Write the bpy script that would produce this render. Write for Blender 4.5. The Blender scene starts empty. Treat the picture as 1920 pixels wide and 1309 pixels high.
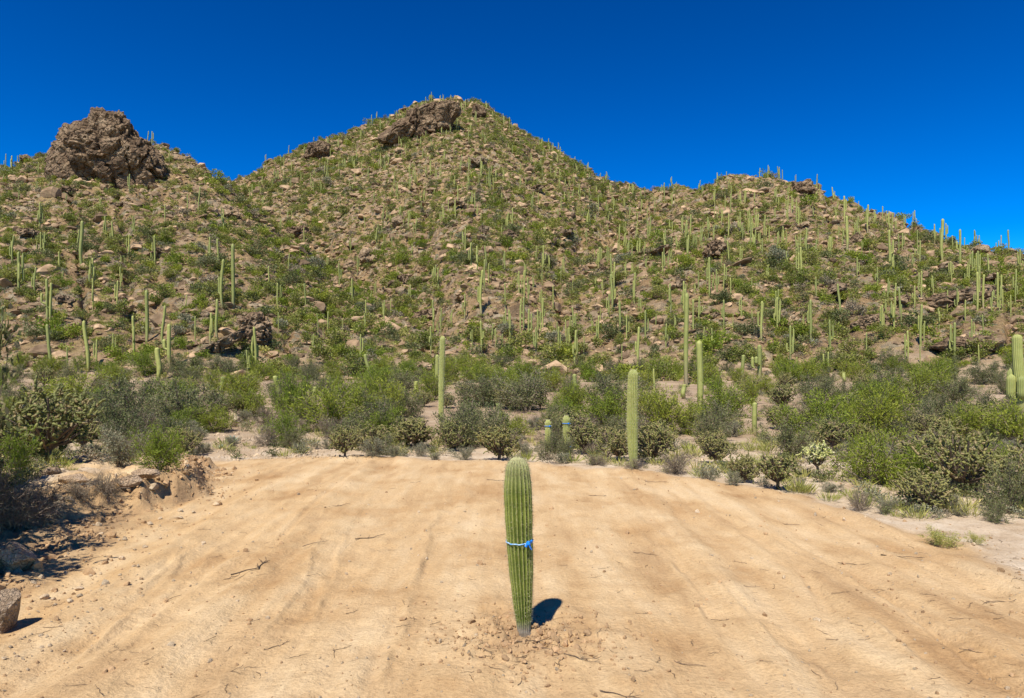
import bpy, bmesh, math, random
import numpy as np
from mathutils import Vector, Matrix

scene = bpy.context.scene
COL = scene.collection
R_ = math.radians

# ------------------------------------------------------------------ camera
CAM_H = 1.6            # eye height above the sand, metres
F = 1300.0             # focal length in photo pixels (photo is 1920 wide)
V0 = 700.0             # photo row of the level horizon
cam_data = bpy.data.cameras.new('camera')
cam_data.sensor_width = 36.0
cam_data.lens = F / 1920.0 * 36.0
cam_data.shift_y = (V0 - 654.5) / 1920.0
cam_data.clip_start = 0.05
cam_data.clip_end = 12000.0
cam = bpy.data.objects.new('camera', cam_data)
cam.location = (0, 0, CAM_H)
cam.rotation_euler = (R_(90), 0, 0)
COL.objects.link(cam)
scene.camera = cam

# ------------------------------------------------------------------ sky, sun, exposure
SUN_EL = R_(57)
SHADOW_DIR = Vector((0.37, 0.93, 0)).normalized()      # where shadows fall on the ground
sun_vec = -SHADOW_DIR * math.cos(SUN_EL) + Vector((0, 0, math.sin(SUN_EL)))   # towards the sun
world = bpy.data.worlds.new('World')
scene.world = world
world.use_nodes = True
wn, wl = world.node_tree.nodes, world.node_tree.links
wn.clear()
sky = wn.new('ShaderNodeTexSky')
sky.sky_type = 'NISHITA'
sky.sun_disc = False
sky.sun_elevation = SUN_EL
sky.sun_rotation = math.atan2(sun_vec.x, sun_vec.y) % (2 * math.pi)
sky.altitude = 1500
sky.air_density = 1.0
sky.dust_density = 0.0
sky.ozone_density = 4.0
hs = wn.new('ShaderNodeHueSaturation')
hs.inputs['Saturation'].default_value = 1.55
hs.inputs['Value'].default_value = 0.9
bg = wn.new('ShaderNodeBackground')
bg.inputs['Strength'].default_value = 0.1
wo = wn.new('ShaderNodeOutputWorld')
wl.new(sky.outputs[0], hs.inputs['Color'])
gm = wn.new('ShaderNodeGamma'); gm.inputs['Gamma'].default_value = 1.6      # deep polarised blue
tint = wn.new('ShaderNodeMix'); tint.data_type = 'RGBA'; tint.blend_type = 'MULTIPLY'; tint.inputs[0].default_value = 1.0
tint.inputs[7].default_value = (0.45, 0.60, 0.455, 1)
wl.new(hs.outputs[0], gm.inputs['Color'])
wl.new(gm.outputs[0], tint.inputs[6])
wl.new(tint.outputs[2], bg.inputs['Color'])
wl.new(bg.outputs[0], wo.inputs['Surface'])

sun_data = bpy.data.lights.new('sun', 'SUN')
sun_data.energy = 4.6
sun_data.angle = R_(0.5)
sun_data.color = (1.0, 0.95, 0.86)
sun = bpy.data.objects.new('sun', sun_data)
sun.rotation_euler = (-sun_vec).to_track_quat('-Z', 'Y').to_euler()
sun.location = (-20, -40, 60)
COL.objects.link(sun)

vs = scene.view_settings
vs.view_transform = 'Standard'
vs.look = 'None'
vs.exposure = 0.62
vs.gamma = 1.0
vs.use_curve_mapping = False

# ------------------------------------------------------------------ numeric helpers
rng = np.random.default_rng(7)
random.seed(7)

def _hash(ix, iy, iz, seed):
    h = (ix.astype(np.int64) * 374761393 + iy.astype(np.int64) * 668265263 + iz.astype(np.int64) * 2147483647 + seed * 1274126177) & 0xFFFFFFFF
    h = ((h ^ (h >> 13)) * 1274126177) & 0xFFFFFFFF
    h = ((h ^ (h >> 16)) * 2246822519) & 0xFFFFFFFF
    return (h ^ (h >> 15)) / 4294967295.0

def noise2(x, y, seed=0):
    xi, yi = np.floor(x), np.floor(y)
    fx, fy = x - xi, y - yi
    fx, fy = fx * fx * fx * (fx * (fx * 6 - 15) + 10), fy * fy * fy * (fy * (fy * 6 - 15) + 10)
    z = np.zeros_like(xi)
    a, b = _hash(xi, yi, z, seed), _hash(xi + 1, yi, z, seed)
    c, d = _hash(xi, yi + 1, z, seed), _hash(xi + 1, yi + 1, z, seed)
    return ((a + (b - a) * fx) * (1 - fy) + (c + (d - c) * fx) * fy) * 2 - 1

def fbm2(x, y, oct=4, seed=0, gain=0.5):
    s, a = np.zeros_like(x), 1.0
    for o in range(oct):
        s += a * noise2(x * 2 ** o + 17.3 * o, y * 2 ** o - 9.1 * o, seed + o)
        a *= gain
    return s

def noise3(p, seed=0):
    i = np.floor(p); f = p - i; f = f * f * (3 - 2 * f)
    r = 0
    for dx in (0, 1):
        for dy in (0, 1):
            for dz in (0, 1):
                w = (f[:, 0] if dx else 1 - f[:, 0]) * (f[:, 1] if dy else 1 - f[:, 1]) * (f[:, 2] if dz else 1 - f[:, 2])
                r = r + w * _hash(i[:, 0] + dx, i[:, 1] + dy, i[:, 2] + dz, seed)
    return r * 2 - 1

def voronoi3(p, seed=0):
    """F1, F2 and a random number for the nearest cell"""
    i = np.floor(p)
    f1 = np.full(len(p), 9.0); f2 = np.full(len(p), 9.0); cid = np.zeros(len(p))
    for dx in (-1, 0, 1):
        for dy in (-1, 0, 1):
            for dz in (-1, 0, 1):
                c = i + np.array([dx, dy, dz])
                q = c + np.stack([_hash(c[:, 0], c[:, 1], c[:, 2], seed + k) for k in (1, 2, 3)], 1)
                d = np.linalg.norm(p - q, axis=1)
                rnd = _hash(c[:, 0], c[:, 1], c[:, 2], seed + 4)
                near = d < f1
                f2 = np.where(near, f1, np.minimum(f2, d))
                cid = np.where(near, rnd, cid)
                f1 = np.where(near, d, f1)
    return f1, f2, cid

def sstep(a, b, x):
    t = np.clip((x - a) / (b - a), 0, 1)
    return t * t * (3 - 2 * t)

def poly_sd(px, py, poly):
    """signed distance to a closed polygon, positive inside"""
    n = len(poly)
    best = np.full(px.shape, 1e9); inside = np.zeros(px.shape, bool)
    for k in range(n):
        ax, ay = poly[k]; bx, by = poly[(k + 1) % n]
        ex, ey = bx - ax, by - ay
        t = np.clip(((px - ax) * ex + (py - ay) * ey) / (ex * ex + ey * ey + 1e-9), 0, 1)
        best = np.minimum(best, np.hypot(px - ax - t * ex, py - ay - t * ey))
        c = ((ay > py) != (by > py)) & (px < ex * (py - ay) / (ey if abs(ey) > 1e-9 else 1e-9) + ax)
        inside ^= c
    return np.where(inside, best, -best)

def fast_mesh(name, verts, faces, mat=None, smooth=False):
    """faces: (n,3) or (n,4) int array, or a list of such arrays"""
    me = bpy.data.meshes.new(name)
    verts = np.asarray(verts, np.float32)
    fl = faces if isinstance(faces, list) else [faces]
    fl = [np.asarray(f, np.int32) for f in fl if len(f)]
    loops = np.concatenate([f.ravel() for f in fl])
    sizes = np.concatenate([np.full(len(f), f.shape[1], np.int32) for f in fl])
    starts = np.concatenate([[0], np.cumsum(sizes)[:-1]]).astype(np.int32)
    me.vertices.add(len(verts)); me.vertices.foreach_set('co', verts.ravel())
    me.loops.add(len(loops)); me.loops.foreach_set('vertex_index', loops)
    me.polygons.add(len(sizes)); me.polygons.foreach_set('loop_start', starts)
    me.polygons.foreach_set('use_smooth', np.full(len(sizes), bool(smooth)))
    me.update(calc_edges=True)
    if mat: me.materials.append(mat)
    return me

def add_attr(me, name, vals):
    a = me.attributes.new(name, 'FLOAT', 'POINT')
    a.data.foreach_set('value', np.asarray(vals, np.float32))

def link(name, data, parent=None, loc=(0, 0, 0), rot=(0, 0, 0), scale=(1, 1, 1)):
    o = bpy.data.objects.new(name, data)
    COL.objects.link(o)
    o.location, o.rotation_euler, o.scale = loc, rot, scale
    if parent: o.parent = parent
    return o

def tag(o, label=None, cat=None, group=None, kind=None):
    if label: o['label'] = label
    if cat: o['category'] = cat
    if group: o['group'] = group
    if kind: o['kind'] = kind
    return o

# ------------------------------------------------------------------ materials
def nodes_of(name):
    m = bpy.data.materials.new(name); m.use_nodes = True
    n, l = m.node_tree.nodes, m.node_tree.links
    n.clear()
    out = n.new('ShaderNodeOutputMaterial')
    return m, n, l, out

def N(n, t, **kw):
    x = n.new(t)
    for k, v in kw.items():
        if k.startswith('i_'):
            x.inputs[k[2:].replace('_', ' ')].default_value = v
        else:
            setattr(x, k, v)
    return x

def ramp(n, stops, interp='LINEAR'):
    r = n.new('ShaderNodeValToRGB'); r.color_ramp.interpolation = interp
    e = r.color_ramp.elements
    while len(e) < len(stops): e.new(0.5)
    for k, (p, c) in enumerate(stops):
        e[k].position = p; e[k].color = (*c, 1) if len(c) == 3 else c
    return r

def mixc(n, l, fac, a, b, mode='MIX'):
    m = n.new('ShaderNodeMix'); m.data_type = 'RGBA'; m.blend_type = mode
    for sock, v in ((m.inputs[0], fac), (m.inputs[6], a), (m.inputs[7], b)):
        if hasattr(v, 'is_output') or isinstance(v, bpy.types.NodeSocket): l.new(v, sock)
        elif isinstance(v, (int, float)): sock.default_value = v
        else: sock.default_value = (*v, 1)
    return m.outputs[2]

def math_(n, l, op, a, b=0.0, clamp=False):
    m = n.new('ShaderNodeMath'); m.operation = op; m.use_clamp = clamp
    for sock, v in ((m.inputs[0], a), (m.inputs[1], b)):
        if isinstance(v, bpy.types.NodeSocket): l.new(v, sock)
        else: sock.default_value = v
    return m.outputs[0]

def leaf_mat(name, c1, c2, trans=0.25, dry=None):
    """leaf colour varies from bush to bush and from leaf to leaf"""
    m, n, l, out = nodes_of(name)
    oi = N(n, 'ShaderNodeObjectInfo')
    geo = N(n, 'ShaderNodeNewGeometry')
    col = mixc(n, l, oi.outputs['Random'], c1, c2)
    r = ramp(n, [(0.0, (0.62, 0.66, 0.6)), (0.5, (1, 1, 1)), (1.0, (1.4, 1.32, 1.2))])
    l.new(geo.outputs['Random Per Island'], r.inputs[0])
    col = mixc(n, l, 1.0, col, r.outputs[0], 'MULTIPLY')
    if dry:
        f = math_(n, l, 'GREATER_THAN', math_(n, l, 'FRACT', math_(n, l, 'MULTIPLY', geo.outputs['Random Per Island'], 37.7)), 0.86)
        col = mixc(n, l, f, col, dry)
    d = N(n, 'ShaderNodeBsdfPrincipled', i_Roughness=0.62)
    d.inputs['Specular IOR Level'].default_value = 0.25
    t = N(n, 'ShaderNodeBsdfTranslucent')
    l.new(col, d.inputs['Base Color']); l.new(col, t.inputs['Color'])
    mx = N(n, 'ShaderNodeMixShader'); mx.inputs[0].default_value = trans
    l.new(d.outputs[0], mx.inputs[1]); l.new(t.outputs[0], mx.inputs[2])
    l.new(mx.outputs[0], out.inputs[0])
    return m

def plain_mat(name, c1, c2, scale=8.0, rough=0.85, bump=0.3, bscale=None, obj_random=0.3, dist=0.02):
    m, n, l, out = nodes_of(name)
    tc = N(n, 'ShaderNodeTexCoord')
    nz = N(n, 'ShaderNodeTexNoise', i_Scale=scale, i_Detail=6.0)
    l.new(tc.outputs['Object'], nz.inputs['Vector'])
    r = ramp(n, [(0.3, c1), (0.7, c2)]); l.new(nz.outputs[0], r.inputs[0])
    oi = N(n, 'ShaderNodeObjectInfo')
    br = ramp(n, [(0, (1 - obj_random,) * 3), (1, (1 + obj_random,) * 3)]); l.new(oi.outputs['Random'], br.inputs[0])
    col = mixc(n, l, 1.0, r.outputs[0], br.outputs[0], 'MULTIPLY')
    p = N(n, 'ShaderNodeBsdfPrincipled', i_Roughness=rough)
    p.inputs['Specular IOR Level'].default_value = 0.2
    l.new(col, p.inputs['Base Color'])
    if bump:
        b = N(n, 'ShaderNodeBump', i_Strength=bump, i_Distance=dist)
        n2 = N(n, 'ShaderNodeTexNoise', i_Scale=bscale or scale * 4, i_Detail=5.0)
        l.new(tc.outputs['Object'], n2.inputs['Vector'])
        l.new(n2.outputs[0], b.inputs['Height']); l.new(b.outputs[0], p.inputs['Normal'])
    l.new(p.outputs[0], out.inputs[0])
    return m

def rock_mat(name, tones, scale, bump_d, spread=0.25):
    """weathered volcanic rock: stained patches, pale lichen, dark varnish, fine cracks"""
    m, n, l, out = nodes_of(name)
    tc = N(n, 'ShaderNodeTexCoord')
    nz = N(n, 'ShaderNodeTexNoise', i_Scale=scale, i_Detail=9.0, i_Roughness=0.68)
    l.new(tc.outputs['Object'], nz.inputs['Vector'])
    r = ramp(n, [(0.28, tones[0]), (0.44, tones[1]), (0.56, tones[2]), (0.72, tones[3])])
    l.new(nz.outputs[0], r.inputs[0])
    sp = N(n, 'ShaderNodeTexNoise', i_Scale=scale * 9, i_Detail=4.0)
    l.new(tc.outputs['Object'], sp.inputs['Vector'])
    r2 = ramp(n, [(0.3, (0.6, 0.58, 0.55)), (0.6, (1.15, 1.12, 1.08))]); l.new(sp.outputs[0], r2.inputs[0])
    col = mixc(n, l, 1.0, r.outputs[0], r2.outputs[0], 'MULTIPLY')
    oi = N(n, 'ShaderNodeObjectInfo')
    br = ramp(n, [(0, (1 - spread, 1 - spread, 1 - spread)), (1, (1 + spread, 1 + spread * .9, 1 + spread * .75))])
    l.new(oi.outputs['Random'], br.inputs[0])
    col = mixc(n, l, 1.0, col, br.outputs[0], 'MULTIPLY')
    p = N(n, 'ShaderNodeBsdfPrincipled', i_Roughness=0.9); p.inputs['Specular IOR Level'].default_value = 0.15
    l.new(col, p.inputs['Base Color'])
    v = N(n, 'ShaderNodeTexVoronoi', i_Scale=scale * 3.2); v.feature = 'DISTANCE_TO_EDGE'
    l.new(tc.outputs['Object'], v.inputs['Vector'])
    crack = math_(n, l, 'MINIMUM', math_(n, l, 'MULTIPLY', v.outputs['Distance'], 3.0), 0.5)
    h = math_(n, l, 'ADD', nz.outputs[0], crack)
    h = math_(n, l, 'ADD', h, math_(n, l, 'MULTIPLY', sp.outputs[0], 0.35))
    b = N(n, 'ShaderNodeBump', i_Strength=0.9, i_Distance=bump_d)
    l.new(h, b.inputs['Height']); l.new(b.outputs[0], p.inputs['Normal'])
    l.new(p.outputs[0], out.inputs[0])
    return m

def ground_mat():
    m, n, l, out = nodes_of('desert_ground')
    tc = N(n, 'ShaderNodeTexCoord')
    P = tc.outputs['Object']
    def attr(name):
        a = N(n, 'ShaderNodeAttribute'); a.attribute_name = name
        return a.outputs['Fac']
    def noise(scale, detail=5.0, rough=0.55, vec=None):
        z = N(n, 'ShaderNodeTexNoise', i_Scale=scale, i_Detail=detail, i_Roughness=rough)
        l.new(vec or P, z.inputs['Vector'])
        return z.outputs[0]
    # sand: tan, with long wheel-dragged streaks and paler trodden patches
    mp = N(n, 'ShaderNodeMapping'); mp.inputs['Scale'].default_value = (1.0, 0.22, 1.0); mp.inputs['Rotation'].default_value = (0, 0, R_(8))
    l.new(P, mp.inputs['Vector'])
    streak = noise(2.4, 6.0, 0.6, mp.outputs[0])
    r = ramp(n, [(0.30, (0.385, 0.242, 0.118)), (0.47, (0.51, 0.345, 0.178)), (0.68, (0.585, 0.43, 0.248))]); l.new(streak, r.inputs[0])
    fine = noise(46.0, 6.0, 0.7)
    r2 = ramp(n, [(0.25, (0.74, 0.72, 0.70)), (0.52, (1, 1, 1)), (0.8, (1.16, 1.15, 1.13))]); l.new(fine, r2.inputs[0])
    sandc = mixc(n, l, 1.0, r.outputs[0], r2.outputs[0], 'MULTIPLY')
    blot = noise(0.9, 5.0, 0.6)
    r3 = ramp(n, [(0.36, (0.85, 0.79, 0.73)), (0.5, (1, 1, 1)), (0.7, (1.04, 1.06, 1.1))]); l.new(blot, r3.inputs[0])
    sandc = mixc(n, l, 1.0, sandc, r3.outputs[0], 'MULTIPLY')
    # freshly dug earth round the planted cactus and at the cut bank
    dug = mixc(n, l, fine, (0.20, 0.12, 0.06), (0.40, 0.265, 0.145))
    sandc = mixc(n, l, attr('dug'), sandc, dug)
    # pale caliche flats
    r4 = ramp(n, [(0.32, (0.34, 0.24, 0.145)), (0.5, (0.48, 0.37, 0.25)), (0.66, (0.56, 0.46, 0.335))]); l.new(noise(1.7, 8.0, 0.68), r4.inputs[0])
    pale = mixc(n, l, 1.0, r4.outputs[0], r2.outputs[0], 'MULTIPLY')
    r6 = ramp(n, [(0.32, (0.20, 0.14, 0.085)), (0.5, (0.31, 0.22, 0.14)), (0.7, (0.40, 0.31, 0.21))]); l.new(noise(1.1, 8.0, 0.7), r6.inputs[0])
    brown = mixc(n, l, 1.0, r6.outputs[0], r2.outputs[0], 'MULTIPLY')
    pale = mixc(n, l, attr('scrub'), pale, brown)
    flatc = mixc(n, l, attr('sand'), pale, sandc)
    # stony hillside: rock rubble in several tones with soil between
    vo = N(n, 'ShaderNodeTexVoronoi', i_Scale=0.85); l.new(P, vo.inputs['Vector'])
    wob = N(n, 'ShaderNodeTexNoise', i_Scale=0.5, i_Detail=3.0); l.new(P, wob.inputs['Vector'])
    sep = N(n, 'ShaderNodeSeparateColor'); l.new(vo.outputs['Color'], sep.inputs[0])
    rr = ramp(n, [(0.0, (0.17, 0.115, 0.066)), (0.3, (0.30, 0.208, 0.125)), (0.55, (0.38, 0.28, 0.175)), (0.8, (0.28, 0.235, 0.15)), (1.0, (0.46, 0.365, 0.24))])
    l.new(sep.outputs[0], rr.inputs[0])
    soil = ramp(n, [(0.3, (0.235, 0.152, 0.078)), (0.5, (0.37, 0.25, 0.132)), (0.72, (0.32, 0.26, 0.105))]); l.new(noise(0.22, 8.0, 0.7), soil.inputs[0])
    hc = mixc(n, l, math_(n, l, 'GREATER_THAN', noise(0.33, 5.0, 0.7), 0.5), soil.outputs[0], rr.outputs[0])
    r5 = ramp(n, [(0.25, (0.62, 0.6, 0.58)), (0.6, (1.12, 1.1, 1.08))]); l.new(noise(3.3, 6.0, 0.7), r5.inputs[0])
    hc = mixc(n, l, 1.0, hc, r5.outputs[0], 'MULTIPLY')
    col = mixc(n, l, attr('hill'), flatc, hc)
    p = N(n, 'ShaderNodeBsdfPrincipled', i_Roughness=0.95); p.inputs['Specular IOR Level'].default_value = 0.08
    l.new(col, p.inputs['Base Color'])
    # relief: grains on the flats, blocks on the hill
    hsand = math_(n, l, 'ADD', math_(n, l, 'MULTIPLY', fine, 0.012), math_(n, l, 'MULTIPLY', noise(22.0, 7.0, 0.6), 0.014))
    hsand = math_(n, l, 'ADD', hsand, math_(n, l, 'MULTIPLY', streak, 0.04))
    v2 = N(n, 'ShaderNodeTexVoronoi', i_Scale=1.1); l.new(P, v2.inputs['Vector'])
    hh = math_(n, l, 'ADD', math_(n, l, 'MULTIPLY', v2.outputs['Distance'], -0.6), math_(n, l, 'MULTIPLY', noise(1.6, 8.0, 0.7), 0.9))
    mh = N(n, 'ShaderNodeMix'); mh.data_type = 'FLOAT'
    l.new(attr('hill'), mh.inputs[0]); l.new(hsand, mh.inputs[2]); l.new(hh, mh.inputs[3])
    b = N(n, 'ShaderNodeBump', i_Strength=1.0, i_Distance=1.0)
    l.new(mh.outputs[0], b.inputs['Height']); l.new(b.outputs[0], p.inputs['Normal'])
    l.new(p.outputs[0], out.inputs[0])
    return m

def saguaro_mat(name, near=False):
    m, n, l, out = nodes_of(name)
    tc = N(n, 'ShaderNodeTexCoord')
    a = N(n, 'ShaderNodeAttribute'); a.attribute_name = 'crest'
    hgt = N(n, 'ShaderNodeAttribute'); hgt.attribute_name = 'along'
    nz = N(n, 'ShaderNodeTexNoise', i_Scale=7.0 if near else 14.0, i_Detail=5.0)
    l.new(tc.outputs['Object'], nz.inputs['Vector'])
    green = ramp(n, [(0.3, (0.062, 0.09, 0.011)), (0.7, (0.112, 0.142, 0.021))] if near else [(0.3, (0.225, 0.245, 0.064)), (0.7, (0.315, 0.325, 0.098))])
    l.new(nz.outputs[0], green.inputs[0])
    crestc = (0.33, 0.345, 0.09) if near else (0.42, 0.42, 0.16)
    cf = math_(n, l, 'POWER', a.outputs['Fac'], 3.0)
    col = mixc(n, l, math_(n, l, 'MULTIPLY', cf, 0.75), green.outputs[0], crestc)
    if near:      # growth ring bands and the woolly pale crown
        w = N(n, 'ShaderNodeMapping'); w.inputs['Scale'].default_value = (0.6, 0.6, 9.0); l.new(tc.outputs['Object'], w.inputs['Vector'])
        bn = N(n, 'ShaderNodeTexNoise', i_Scale=1.3, i_Detail=2.0); l.new(w.outputs[0], bn.inputs['Vector'])
        br = ramp(n, [(0.35, (0.72, 0.75, 0.7)), (0.6, (1.1, 1.08, 1.05))]); l.new(bn.outputs[0], br.inputs[0])
        col = mixc(n, l, 1.0, col, br.outputs[0], 'MULTIPLY')
        top = ramp(n, [(0.80, (0, 0, 0)), (0.93, (0.35, 0.35, 0.35)), (0.985, (0.75, 0.75, 0.75)), (1.0, (1, 1, 1))]); l.new(hgt.outputs['Fac'], top.inputs[0])
        col = mixc(n, l, top.outputs[0], col, (0.36, 0.34, 0.17))
        sc = N(n, 'ShaderNodeTexNoise', i_Scale=16.0, i_Detail=6.0, i_Roughness=0.7); l.new(tc.outputs['Object'], sc.inputs['Vector'])
        scr = ramp(n, [(0.66, (0, 0, 0)), (0.72, (1, 1, 1))]); l.new(sc.outputs[0], scr.inputs[0])
        col = mixc(n, l, scr.outputs[0], col, (0.26, 0.20, 0.11))
        foot = ramp(n, [(0.045, (1, 1, 1)), (0.10, (0, 0, 0))]); l.new(hgt.outputs['Fac'], foot.inputs[0])
        col = mixc(n, l, foot.outputs[0], col, (0.23, 0.19, 0.14))
    else:         # corky tan foot of old stems
        oi = N(n, 'ShaderNodeObjectInfo')
        lim = math_(n, l, 'MULTIPLY', oi.outputs['Random'], 0.3)
        f = math_(n, l, 'MULTIPLY', math_(n, l, 'SUBTRACT', lim, hgt.outputs['Fac']), 5.0, True)
        col = mixc(n, l, f, col, (0.29, 0.23, 0.14))
        br = ramp(n, [(0, (0.78, 0.8, 0.78)), (1, (1.15, 1.1, 1.0))])
        l.new(math_(n, l, 'FRACT', math_(n, l, 'MULTIPLY', oi.outputs['Random'], 7.3)), br.inputs[0])
        col = mixc(n, l, 1.0, col, br.outputs[0], 'MULTIPLY')
    p = N(n, 'ShaderNodeBsdfPrincipled', i_Roughness=0.6); p.inputs['Specular IOR Level'].default_value = 0.3
    l.new(col, p.inputs['Base Color'])
    b = N(n, 'ShaderNodeBump', i_Strength=0.4, i_Distance=0.01)
    n2 = N(n, 'ShaderNodeTexNoise', i_Scale=60.0, i_Detail=3.0); l.new(tc.outputs['Object'], n2.inputs['Vector'])
    l.new(n2.outputs[0], b.inputs['Height']); l.new(b.outputs[0], p.inputs['Normal'])
    l.new(p.outputs[0], out.inputs[0])
    return m

M = {}
M['ground'] = ground_mat()
M['saguaro'] = saguaro_mat('saguaro_skin')
M['saguaro_near'] = saguaro_mat('saguaro_skin_near', True)
M['palo'] = leaf_mat('palo_verde_leaf', (0.165, 0.225, 0.022), (0.275, 0.30, 0.038), 0.35)
M['creosote'] = leaf_mat('creosote_leaf', (0.095, 0.115, 0.038), (0.165, 0.175, 0.066), 0.22, (0.25, 0.22, 0.11))
M['bursage'] = leaf_mat('bursage_leaf', (0.20, 0.205, 0.125), (0.26, 0.25, 0.16), 0.2, (0.3, 0.25, 0.15))
M['dry'] = leaf_mat('dry_twig_leaf', (0.23, 0.18, 0.12), (0.30, 0.25, 0.17), 0.1, (0.16, 0.12, 0.08))
M['brush'] = leaf_mat('hill_brush_leaf', (0.155, 0.19, 0.032), (0.29, 0.285, 0.068), 0.28, (0.27, 0.22, 0.12))
M['bark'] = plain_mat('shrub_bark', (0.14, 0.10, 0.07), (0.24, 0.19, 0.14), 20.0)
M['cholla_bark'] = plain_mat('cholla_bark', (0.085, 0.06, 0.042), (0.17, 0.125, 0.085), 18.0)
M['cholla'] = leaf_mat('cholla_joint', (0.135, 0.14, 0.04), (0.19, 0.175, 0.055), 0.0, (0.25, 0.19, 0.085))
M['cholla_spine'] = plain_mat('cholla_spine', (0.27, 0.235, 0.10), (0.36, 0.31, 0.15), 30.0, 0.7, 0)
M['cholla_pale'] = leaf_mat('cholla_joint_pale', (0.36, 0.37, 0.13), (0.40, 0.40, 0.15), 0.0, (0.5, 0.45, 0.26))
M['spine'] = plain_mat('cactus_spine', (0.52, 0.45, 0.28), (0.62, 0.56, 0.38), 30.0, 0.6, 0)
M['stem_spine'] = plain_mat('stem_spine', (0.30, 0.27, 0.15), (0.42, 0.37, 0.22), 30.0, 0.6, 0)
M['agave'] = leaf_mat('agave_leaf', (0.25, 0.31, 0.26), (0.3, 0.36, 0.3), 0.05)
M['grass'] = leaf_mat('dry_grass', (0.25, 0.285, 0.05), (0.43, 0.40, 0.13), 0.32)
M['crag'] = rock_mat('crag_rock', [(0.045, 0.032, 0.022), (0.135, 0.09, 0.055), (0.235, 0.165, 0.102), (0.33, 0.25, 0.165)], 0.33, 0.5, 0.08)
M['boulder'] = rock_mat('boulder_rock', [(0.13, 0.092, 0.056), (0.25, 0.178, 0.11), (0.34, 0.255, 0.165), (0.40, 0.325, 0.225)], 1.3, 0.12)
M['stone'] = rock_mat('pale_stone', [(0.30, 0.21, 0.13), (0.46, 0.35, 0.23), (0.56, 0.45, 0.31), (0.62, 0.53, 0.39)], 1.6, 0.004)
M['near_rock'] = rock_mat('near_boulder_rock', [(0.19, 0.135, 0.09), (0.31, 0.225, 0.15), (0.40, 0.30, 0.21), (0.46, 0.37, 0.28)], 1.6, 0.02)
M['rubble'] = plain_mat('hill_rubble', (0.165, 0.104, 0.058), (0.40, 0.272, 0.158), 1.2, 0.95, 0.6, 5.0, 0.45, 0.08)
M['clod'] = plain_mat('earth_clod', (0.30, 0.185, 0.095), (0.44, 0.285, 0.15), 6.0, 0.95, 0.4, 30.0, 0.25, 0.01)
M['twig'] = plain_mat('dead_twig', (0.075, 0.048, 0.03), (0.17, 0.115, 0.07), 30.0, 0.9, 0)
M['ribbon_blue'] = plain_mat('blue_tape', (0.012, 0.16, 0.62), (0.02, 0.24, 0.78), 40.0, 0.35, 0, obj_random=0.05)
M['ribbon_pale'] = plain_mat('pale_tape', (0.05, 0.30, 0.72), (0.55, 0.70, 0.80), 38.0, 0.3, 0, obj_random=0.05)

# ------------------------------------------------------------------ terrain
def gp(u, v, z=0.0):
    """photo pixel on level ground of height z -> (x, y)"""
    d = (CAM_H - z) * F / (v - V0)
    return ((u - 960) / F * d, d)

CLEARING = [gp(*p) for p in [(-900, 1330), (-500, 1150), (-250, 1050), (-40, 980), (150, 930), (300, 905), (370, 880), (385, 866), (520, 857), (700, 859),
            (960, 867), (1200, 885), (1400, 915), (1600, 958), (1720, 1000), (1830, 1040), (1950, 1090), (2300, 1330)]] + [(7, -6), (-6, -6)]
BANK = [gp(*p) for p in [(402, 930), (320, 948), (240, 972), (215, 992), (110, 1062), (0, 1140), (-200, 1260)]] + [(-3.9, 1.0), (-14, 1.0), (-14, 14.0), gp(300, 850), gp(402, 872)]

def hill_def(pts):
    a = np.array(pts, float)
    return a[:, 0], a[:, 1], a[:, 2], a[:, 3]
# columns: photo column, skyline row, ridge distance, distance of the hill's foot
HILL_L = hill_def([(-1300, 420, 150, 44), (-400, 330, 160, 46), (0, 303, 158, 47), (60, 296, 155, 47), (100, 292, 152, 47), (200, 296, 150, 48), (300, 296, 150, 48),
                   (350, 314, 146, 48), (400, 335, 140, 48), (430, 358, 136, 49), (470, 390, 130, 50), (560, 455, 118, 51), (700, 545, 98, 52), (850, 640, 75, 53), (1000, 700, 62, 54), (3200, 730, 60, 54)])
HILL_M = hill_def([(-1300, 600, 280, 110), (-400, 480, 280, 110), (300, 400, 280, 110), (420, 345, 280, 110), (470, 327, 282, 108), (520, 302, 285, 106), (560, 282, 288, 104), (590, 268, 290, 102), (620, 266, 292, 98),
                   (680, 246, 300, 88), (720, 229, 310, 82), (760, 212, 318, 75), (800, 198, 325, 70), (830, 192, 328, 66), (860, 192, 330, 62), (900, 197, 330, 58), (930, 213, 326, 56),
                   (965, 239, 318, 56), (1000, 264, 310, 58), (1050, 286, 300, 62), (1080, 301, 290, 68), (1120, 326, 280, 76), (1160, 346, 268, 85), (1200, 359, 258, 95), (1240, 361, 250, 100),
                   (1290, 359, 245, 105), (1340, 370, 240, 110), (1500, 400, 235, 110), (1700, 470, 230, 110), (1920, 540, 230, 110), (3200, 660, 230, 110)])
HILL_R = hill_def([(-1300, 730, 60, 54), (850, 700, 62, 54), (950, 640, 80, 54), (1050, 560, 105, 54), (1150, 470, 135, 53), (1220, 395, 155, 52), (1270, 362, 165, 52), (1320, 349, 170, 51), (1380, 336, 172, 50), (1430, 338, 172, 50),
                   (1500, 341, 170, 49), (1520, 346, 168, 48), (1535, 357, 166, 48), (1580, 381, 160, 47), (1640, 406, 152, 46), (1700, 431, 145, 45), (1740, 450, 140, 44), (1800, 463, 132, 43), (1850, 466, 125, 42),
                   (1920, 473, 118, 41), (2100, 490, 110, 40), (2400, 520, 100, 38), (2800, 600, 90, 36), (3200, 650, 90, 36)])

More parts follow.
